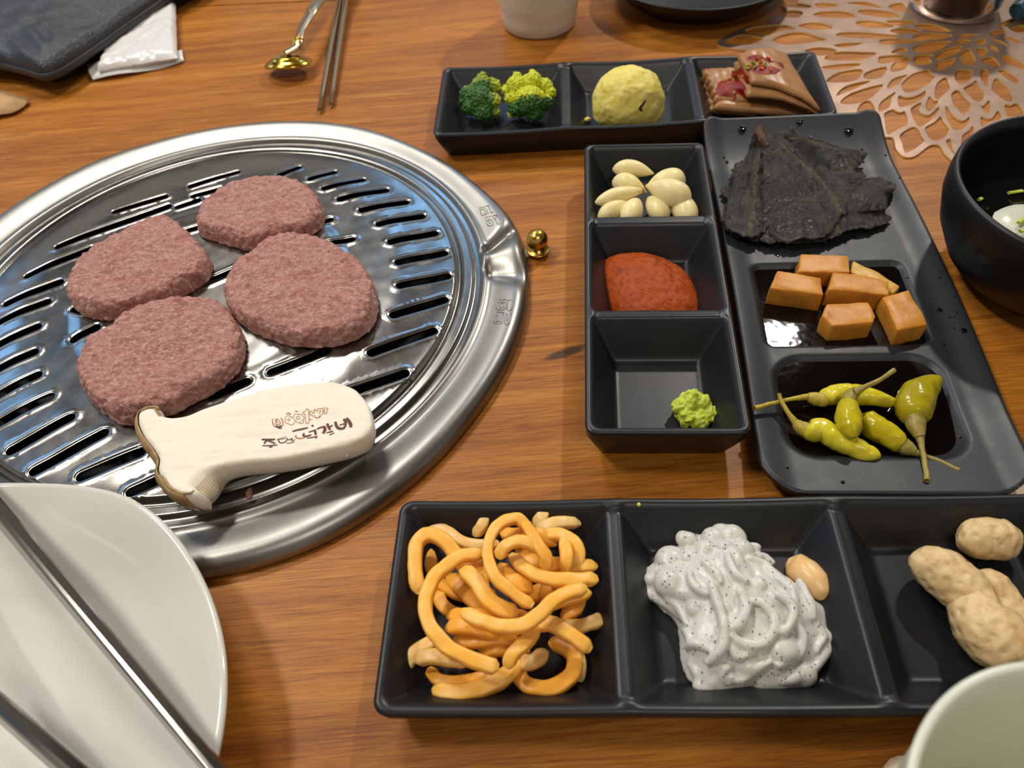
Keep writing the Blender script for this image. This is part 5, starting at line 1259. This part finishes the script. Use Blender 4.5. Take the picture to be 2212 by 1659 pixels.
def to_px(x, y):
    q = Vector((x, y, 0))-EYE; d = q.dot(_w); return 1106+F_PX*q.dot(CR)/d, 829.5-F_PX*q.dot(CU)/d
def ringh(n_, r0, r1, off, f):
    for k in range(n_):
        a = 2*PI*(k+off)/n_+random.uniform(-.04, .04)*2*PI/n_; rm = (r0+r1)/2; hw = PI*rm/n_*f*random.uniform(.88, 1.0)
        al = almond(r0, r1, a, hw)
        if any(-30 < to_px(*q)[0] < 2245 and -18 < to_px(*q)[1] < 700 for q in al): continue
        if any(inside(q, h) for h in hl[:nt] for q in al): continue
        hl.append(al)
ringh(20, .033, .052, 0, .66); ringh(20, .046, .069, .5, .66); ringh(20, .061, .087, 0, .66)
ringh(40, .083, .103, .25, .60); ringh(40, .0965, .122, .75, .62); ringh(40, .1135, .141, .25, .66); ringh(40, .132, .160, .75, .68); ringh(40, .151, .181, .25, .68)
bd = [(1735, -30), (1722, 8), (1690, 10), (1700, 24), (1668, 34), (1655, 54), (1612, 57), (1566, 78), (1550, 92), (1560, 100), (1605, 108), (1650, 114)]
b2 = [(1700, 150), (1740, 180), (1800, 238), (1850, 262), (1905, 293), (1929, 297), (1935, 319), (1948, 335), (1963, 339), (1979, 335), (1999, 320), (2013, 312), (2030, 314), (2041, 332), (2058, 347)]
outer = [G(*p, .0015) for p in bd+b2]; outer = [(p.x, p.y) for p in catmull(outer, 3)]
a0 = math.atan2(outer[-1][1]-mc.y, outer[-1][0]-mc.x); a1 = math.atan2(outer[0][1]-mc.y, outer[0][0]-mc.x) % (2*PI)
if a0 < 0: a0 += 2*PI
a0 -= 2*PI if a0 > a1 else 0
for k in range(1, 200):
    a = a0+(a1-a0)*k/200; outer.append((mc.x+.187*math.cos(a), mc.y+.187*math.sin(a)))
v, f = cdt(outer, hl, [])
V = [Vector((p.x, p.y, .0014+.0004*noise.noise(Vector((p.x*40, p.y*40, 0))))) for p in v]
o = ob('placemat', V, up_faces(V, f), 'mat_gold', label='round champagne-gold openwork placemat with flower-petal cut-outs at the top right', cat='placemat', smooth=False)
o.data.materials.append(M['mat_edge'].m); solid(o, .0013); o.modifiers[0].material_offset_rim = 1
# tea glass
gc = Vector((.3846, .6115)); gl_ = thing('tea_glass', (gc.x, gc.y, .0014), 'glass of dark red-brown tea standing on the gold placemat', 'glass')
gc3 = gc
V, Fc = lathe([(.0300, .0016), (.0332, .0030), (.0340, .010), (.0365, .050), (.0385, .095), (.0372, .095), (.0352, .050), (.0326, .0085), (.001, .0075)], gc3, 64); Fc = [tuple(reversed(q)) for q in Fc]; ob('glass_body', V, Fc, 'glass', gl_)
V, Fc = lathe([(.001, .0078), (.0322, .0088), (.0348, .050), (.0360, .075), (.001, .075)], gc3, 64); ob('tea', V, Fc, 'tea', gl_)
p = G(2215, 12, .012); V, Fc = sweep([p+Vector((-.0085, -.004, -.002)), p+Vector((0, 0, 0)), p+Vector((.02, .012, 0)), p+Vector((.05, .03, 0))], [.006, .0092, .0098, .0098], 20)
o = ob('teal_handle', V, Fc, 'teal', label='rounded teal blue handle end beside the tea glass, mostly outside the frame', cat='handle')
md = o.modifiers.new('s', 'SUBSURF'); md.levels = md.render_levels = 2

# ================================================================== BAG, WRAPPER, PAPER
zb_ = .026
bo = [(-60, 120), (0, 131), (50, 143), (85, 154), (110, 150), (135, 138), (200, 95), (260, 52), (352, -12), (450, -90), (300, -260), (-60, -260), (-160, 60)]
ol = [G(*p, .020) for p in bo]; op = catmull([Vector((p.x, p.y, 0)) for p in ol], 5, True)
cb = sum(op, Vector())/len(op); V = []; Fc = []; n_ = len(op); NR = 50
for j in range(NR+1):
    s_ = j/NR
    for p in op:
        q = cb.lerp(p, s_)
        top = zb_+.010*(1-s_**2)+.004*noise.noise(Vector((q.x*22, q.y*22, 1)))*(1-s_**6)+.0016*noise.noise(Vector((q.x*70, q.y*70, 2)))
        g2 = G(75, 118, .02); dd = (Vector((q.x, q.y))-Vector((g2.x, g2.y))).length
        top += .0016*math.sin((q.x*.8+q.y*.6)*420)*math.exp(-(dd/.022)**2)
        V.append(Vector((q.x, q.y, top-.004*smooth_step((s_-.95)/.05))))
for j in range(NR):
    for k in range(n_): Fc.append((j*n_+k, (j+1)*n_+k, (j+1)*n_+(k+1) % n_, j*n_+(k+1) % n_))
bag = thing('leather_pouch', (cb.x, cb.y, 0), 'black grained leather pouch filling the top left corner', 'bag')
t0 = len(V)-n_
for jj, (ins, z) in enumerate(((1.006, .017), (1.004, .0155), (.985, .0142), (.93, .0120), (.86, .0020), (.8, .0005))):
    for p in op: q = cb.lerp(p, ins); V.append(Vector((q.x, q.y, z)))
    for k in range(n_): a = t0+jj*n_; Fc.append((a+k, a+n_+k, a+n_+(k+1) % n_, a+(k+1) % n_))
Fc.append(tuple(len(V)-n_+k for k in range(n_))[::-1])
if (V[Fc[n_*3][1]]-V[Fc[n_*3][0]]).cross(V[Fc[n_*3][2]]-V[Fc[n_*3][0]]).z < 0: Fc = [tuple(reversed(q)) for q in Fc]
ob('pouch_body', V, Fc, 'leather', bag)
P = [Vector((p.x, p.y, .0155)) for p in [cb.lerp(q, 1.008) for q in op]]+[Vector((cb.lerp(op[0], 1.008).x, cb.lerp(op[0], 1.008).y, .0155))]
V, Fc = sweep(P, .0022, 8, sq=(.7, 1.5)); ob('edge_binding', V, Fc, 'leather_edge', bag)
# wrapped wet wipe
def kw(p): return K(p, 0, 0, 5.267)
wr = thing('wrapped_wipe', G(290, 90, 0), 'white plastic-wrapped wet wipe lying under the edge of the leather pouch', 'wet wipe')
wc4 = [G(*p, .008) for p in kw([(1260, 430), (1990, 20), (2010, 640), (1095, 790)])]
V = []; Fc = []; nu, nv = 40, 34
for lay in (0, 1):
    for j in range(nv+1):
        for i in range(nu+1):
            u, v_ = i/nu, j/nv; p = wc4[0]*(1-u)*(1-v_)+wc4[1]*u*(1-v_)+wc4[2]*u*v_+wc4[3]*(1-u)*v_
            e = min(1, min(u, 1-u)/.10, min(v_, 1-v_)/.14); h = .0055*math.sqrt(max(0, 1-(1-e)**2))
            z = .0065+(h if lay == 0 else -h)+(.0014*noise.noise(Vector((u*5, v_*9, 1)))+.0007*noise.noise(Vector((u*14, v_*20, 3))) if lay == 0 else 0)
            V.append(Vector((p.x, p.y, z)))
n2 = (nu+1)*(nv+1)
for j in range(nv):
    for i in range(nu):
        a = j*(nu+1)+i; Fc.append((a, a+nu+1, a+nu+2, a+1)); Fc.append((a+n2, a+n2+1, a+n2+nu+2, a+n2+nu+1))
ob('packet', V, Fc, 'wrapper', wr)
ca, cb2 = G(*kw([(975, 770)])[0], .004), G(*kw([(2060, 600)])[0], .004); ce, cf = G(*kw([(1045, 880)])[0], .004), G(*kw([(2085, 655)])[0], .004)
V = []; Fc = []; N_ = 120
for i in range(N_+1):
    t = i/N_; a = ca.lerp(cb2, t); b = ce.lerp(cf, t)+Vector((0, -.004*math.sin(PI*t), 0)); z = .004+.0015*math.sin(t*6)
    b = b+(b-a).normalized()*(.0007 if i % 3 == 0 else 0)
    m_ = a.lerp(b, .5); V += [Vector((a.x, a.y+.004, z+.001)), Vector((m_.x, m_.y, z-.0005)), Vector((b.x, b.y, z-.0018))]
    if i: k = 3*i; Fc += [(k-3, k-2, k+1, k), (k-2, k-1, k+2, k+1)]
o = ob('crimped_edge', V, Fc, 'wrapper', wr); solid(o, .0004)
P = [G(*p, .005) for p in [(-40, 195), (-5, 190), (18, 195), (38, 205), (58, 211), (46, 226), (22, 238), (-5, 244), (-40, 250)]]
V = [Vector((p.x, p.y, .003+.004*max(0, noise.noise(p*40)))) for p in catmull(P, 4, True)]; c_ = sum(V, Vector())/len(V)+Vector((0, 0, .002)); n_ = len(V); V = V+[c_]
Fc = [(k, (k+1) % n_, n_) for k in range(n_)]; Fc = up_faces(V, Fc); o = ob('paper_scrap', V, Fc, 'kraft', label='brown kraft paper scrap at the left edge below the leather pouch', cat='paper'); solid(o, .0004)
P = [(2108, 1058), (2150, 1050), (2200, 1043), (2260, 1035), (2290, 1075), (2120, 1090)]
V = [G(*p, .0012) for p in P]; Fc = up_faces(V, [tuple(range(len(V)))]); o = ob('paper_sheet', V, Fc, 'napkin', label='pale paper corner peeking out between the wide plate and the near tray', cat='paper', smooth=False); solid(o, .0006)
P = [(1912, 1665), (1918, 1648), (1932, 1634), (1952, 1627), (1985, 1640), (2060, 1690), (1960, 1740), (1920, 1720)]
ol = [G(*p, .004) for p in P]; V, Fc = blob(ol, .0004, .0065, rings=16, seg=60, amp=.0003, sc=400, prof=lambda s: (1-s**3)**.5)
ob('crumpled_napkin', V, Fc, 'napkin', label='cream crumpled napkin peeking out left of the near cup', cat='napkin')

# ================================================================== SPOON AND CHOPSTICKS
def ks(p): return K(p, 540, 0, 6.381)
sp = thing('spoon', G(620, 130, 0), 'gold-toned metal spoon with its bowl face down and slim handle leading off the top', 'spoon')
sc0 = G(618, 124, .0135); 
axis = (G(655, 60, .024)-G(640, 108, .018)).normalized(); ax2 = Vector((axis.x, axis.y, 0)).normalized(); sd = Vector((ax2.y, -ax2.x, 0))
V = []; Fc = []; NRr = 14; NS = 48
for j in range(NRr+1):
    s_ = j/NRr
    for k in range(NS):
        a = 2*PI*k/NS; x = .0200*s_*math.cos(a); y = .0150*s_*math.sin(a)
        p = sc0+sd*x+ax2*y; z = .0062*(1-s_**2.2)+.0016*math.sin(s_*16)*s_*(1-s_)-.16*y-.003*(x < 0)*(x/.02)**2
        V.append(Vector((p.x, p.y, sc0.z-.004+z)))
for j in range(NRr):
    for k in range(NS): Fc.append((j*NS+k, (j+1)*NS+k, (j+1)*NS+(k+1) % NS, j*NS+(k+1) % NS))
o = ob('spoon_bowl', V, Fc, 'gold_spoon', sp); solid(o, .0012)
nk = [sc0+Vector((0, 0, .0035)), G(641, 100, .019), G(645, 86, .022), G(652, 62, .024), G(668, 34, .025), G(690, 0, .025)]
hd = nk[-1]+(nk[-1]-nk[-2]).normalized()*.14; hd.z = .0150
V, Fc = sweep(catmull(nk+[hd], 8), [.0040, .0050, .0034, .0036, .0048, .0060, .0072], 14, sq=(1, .38)); 
ob('handle', V, Fc, 'stick_steel', sp, label='silver handle with gold collar')
V, Fc = sweep(catmull([G(641, 104, .0175), G(643, 94, .020), G(645, 84, .0220)], 5), [.0058, .0048, .0044], 16, sq=(1, .5)); ob('collar', V, Fc, 'gold_spoon', sp)
for a, b, lab in (((691, 238), (735, -6), 'left metal chopstick of the pair, its tip nearer the camera'), ((715, 226), (748, -6), 'right metal chopstick of the pair, its tip slightly farther back')):
    A_, B_ = G(*a, .003), G(*b, .007); e = B_+(B_-A_).normalized()*.055; e.z = .0145 if False else B_.z+.001
    P = [A_.lerp(B_, t/8) for t in range(9)]+[e]
    V, Fc = sweep(P, [.0018, .0019, .0020, .0021, .0022, .0023, .0025, .0026, .0028, .0030], 10, power=.75)
    ob('chopstick', V, Fc, 'stick_steel', label=lab, cat='chopstick', group='metal chopsticks')
# cutlery rest just beyond the frame carries the handles
r0 = G(745, -62, 0); V, Fc = box((-.045, -.006, 0), (.045, .006, .0050), lambda x, y, z: r0+Vector((x, y+x*.05, z)))
ob('cutlery_rest', V, Fc, 'white_cup', label='small white cutlery rest just beyond the top edge carrying spoon and chopsticks', cat='cutlery rest', smooth=False)
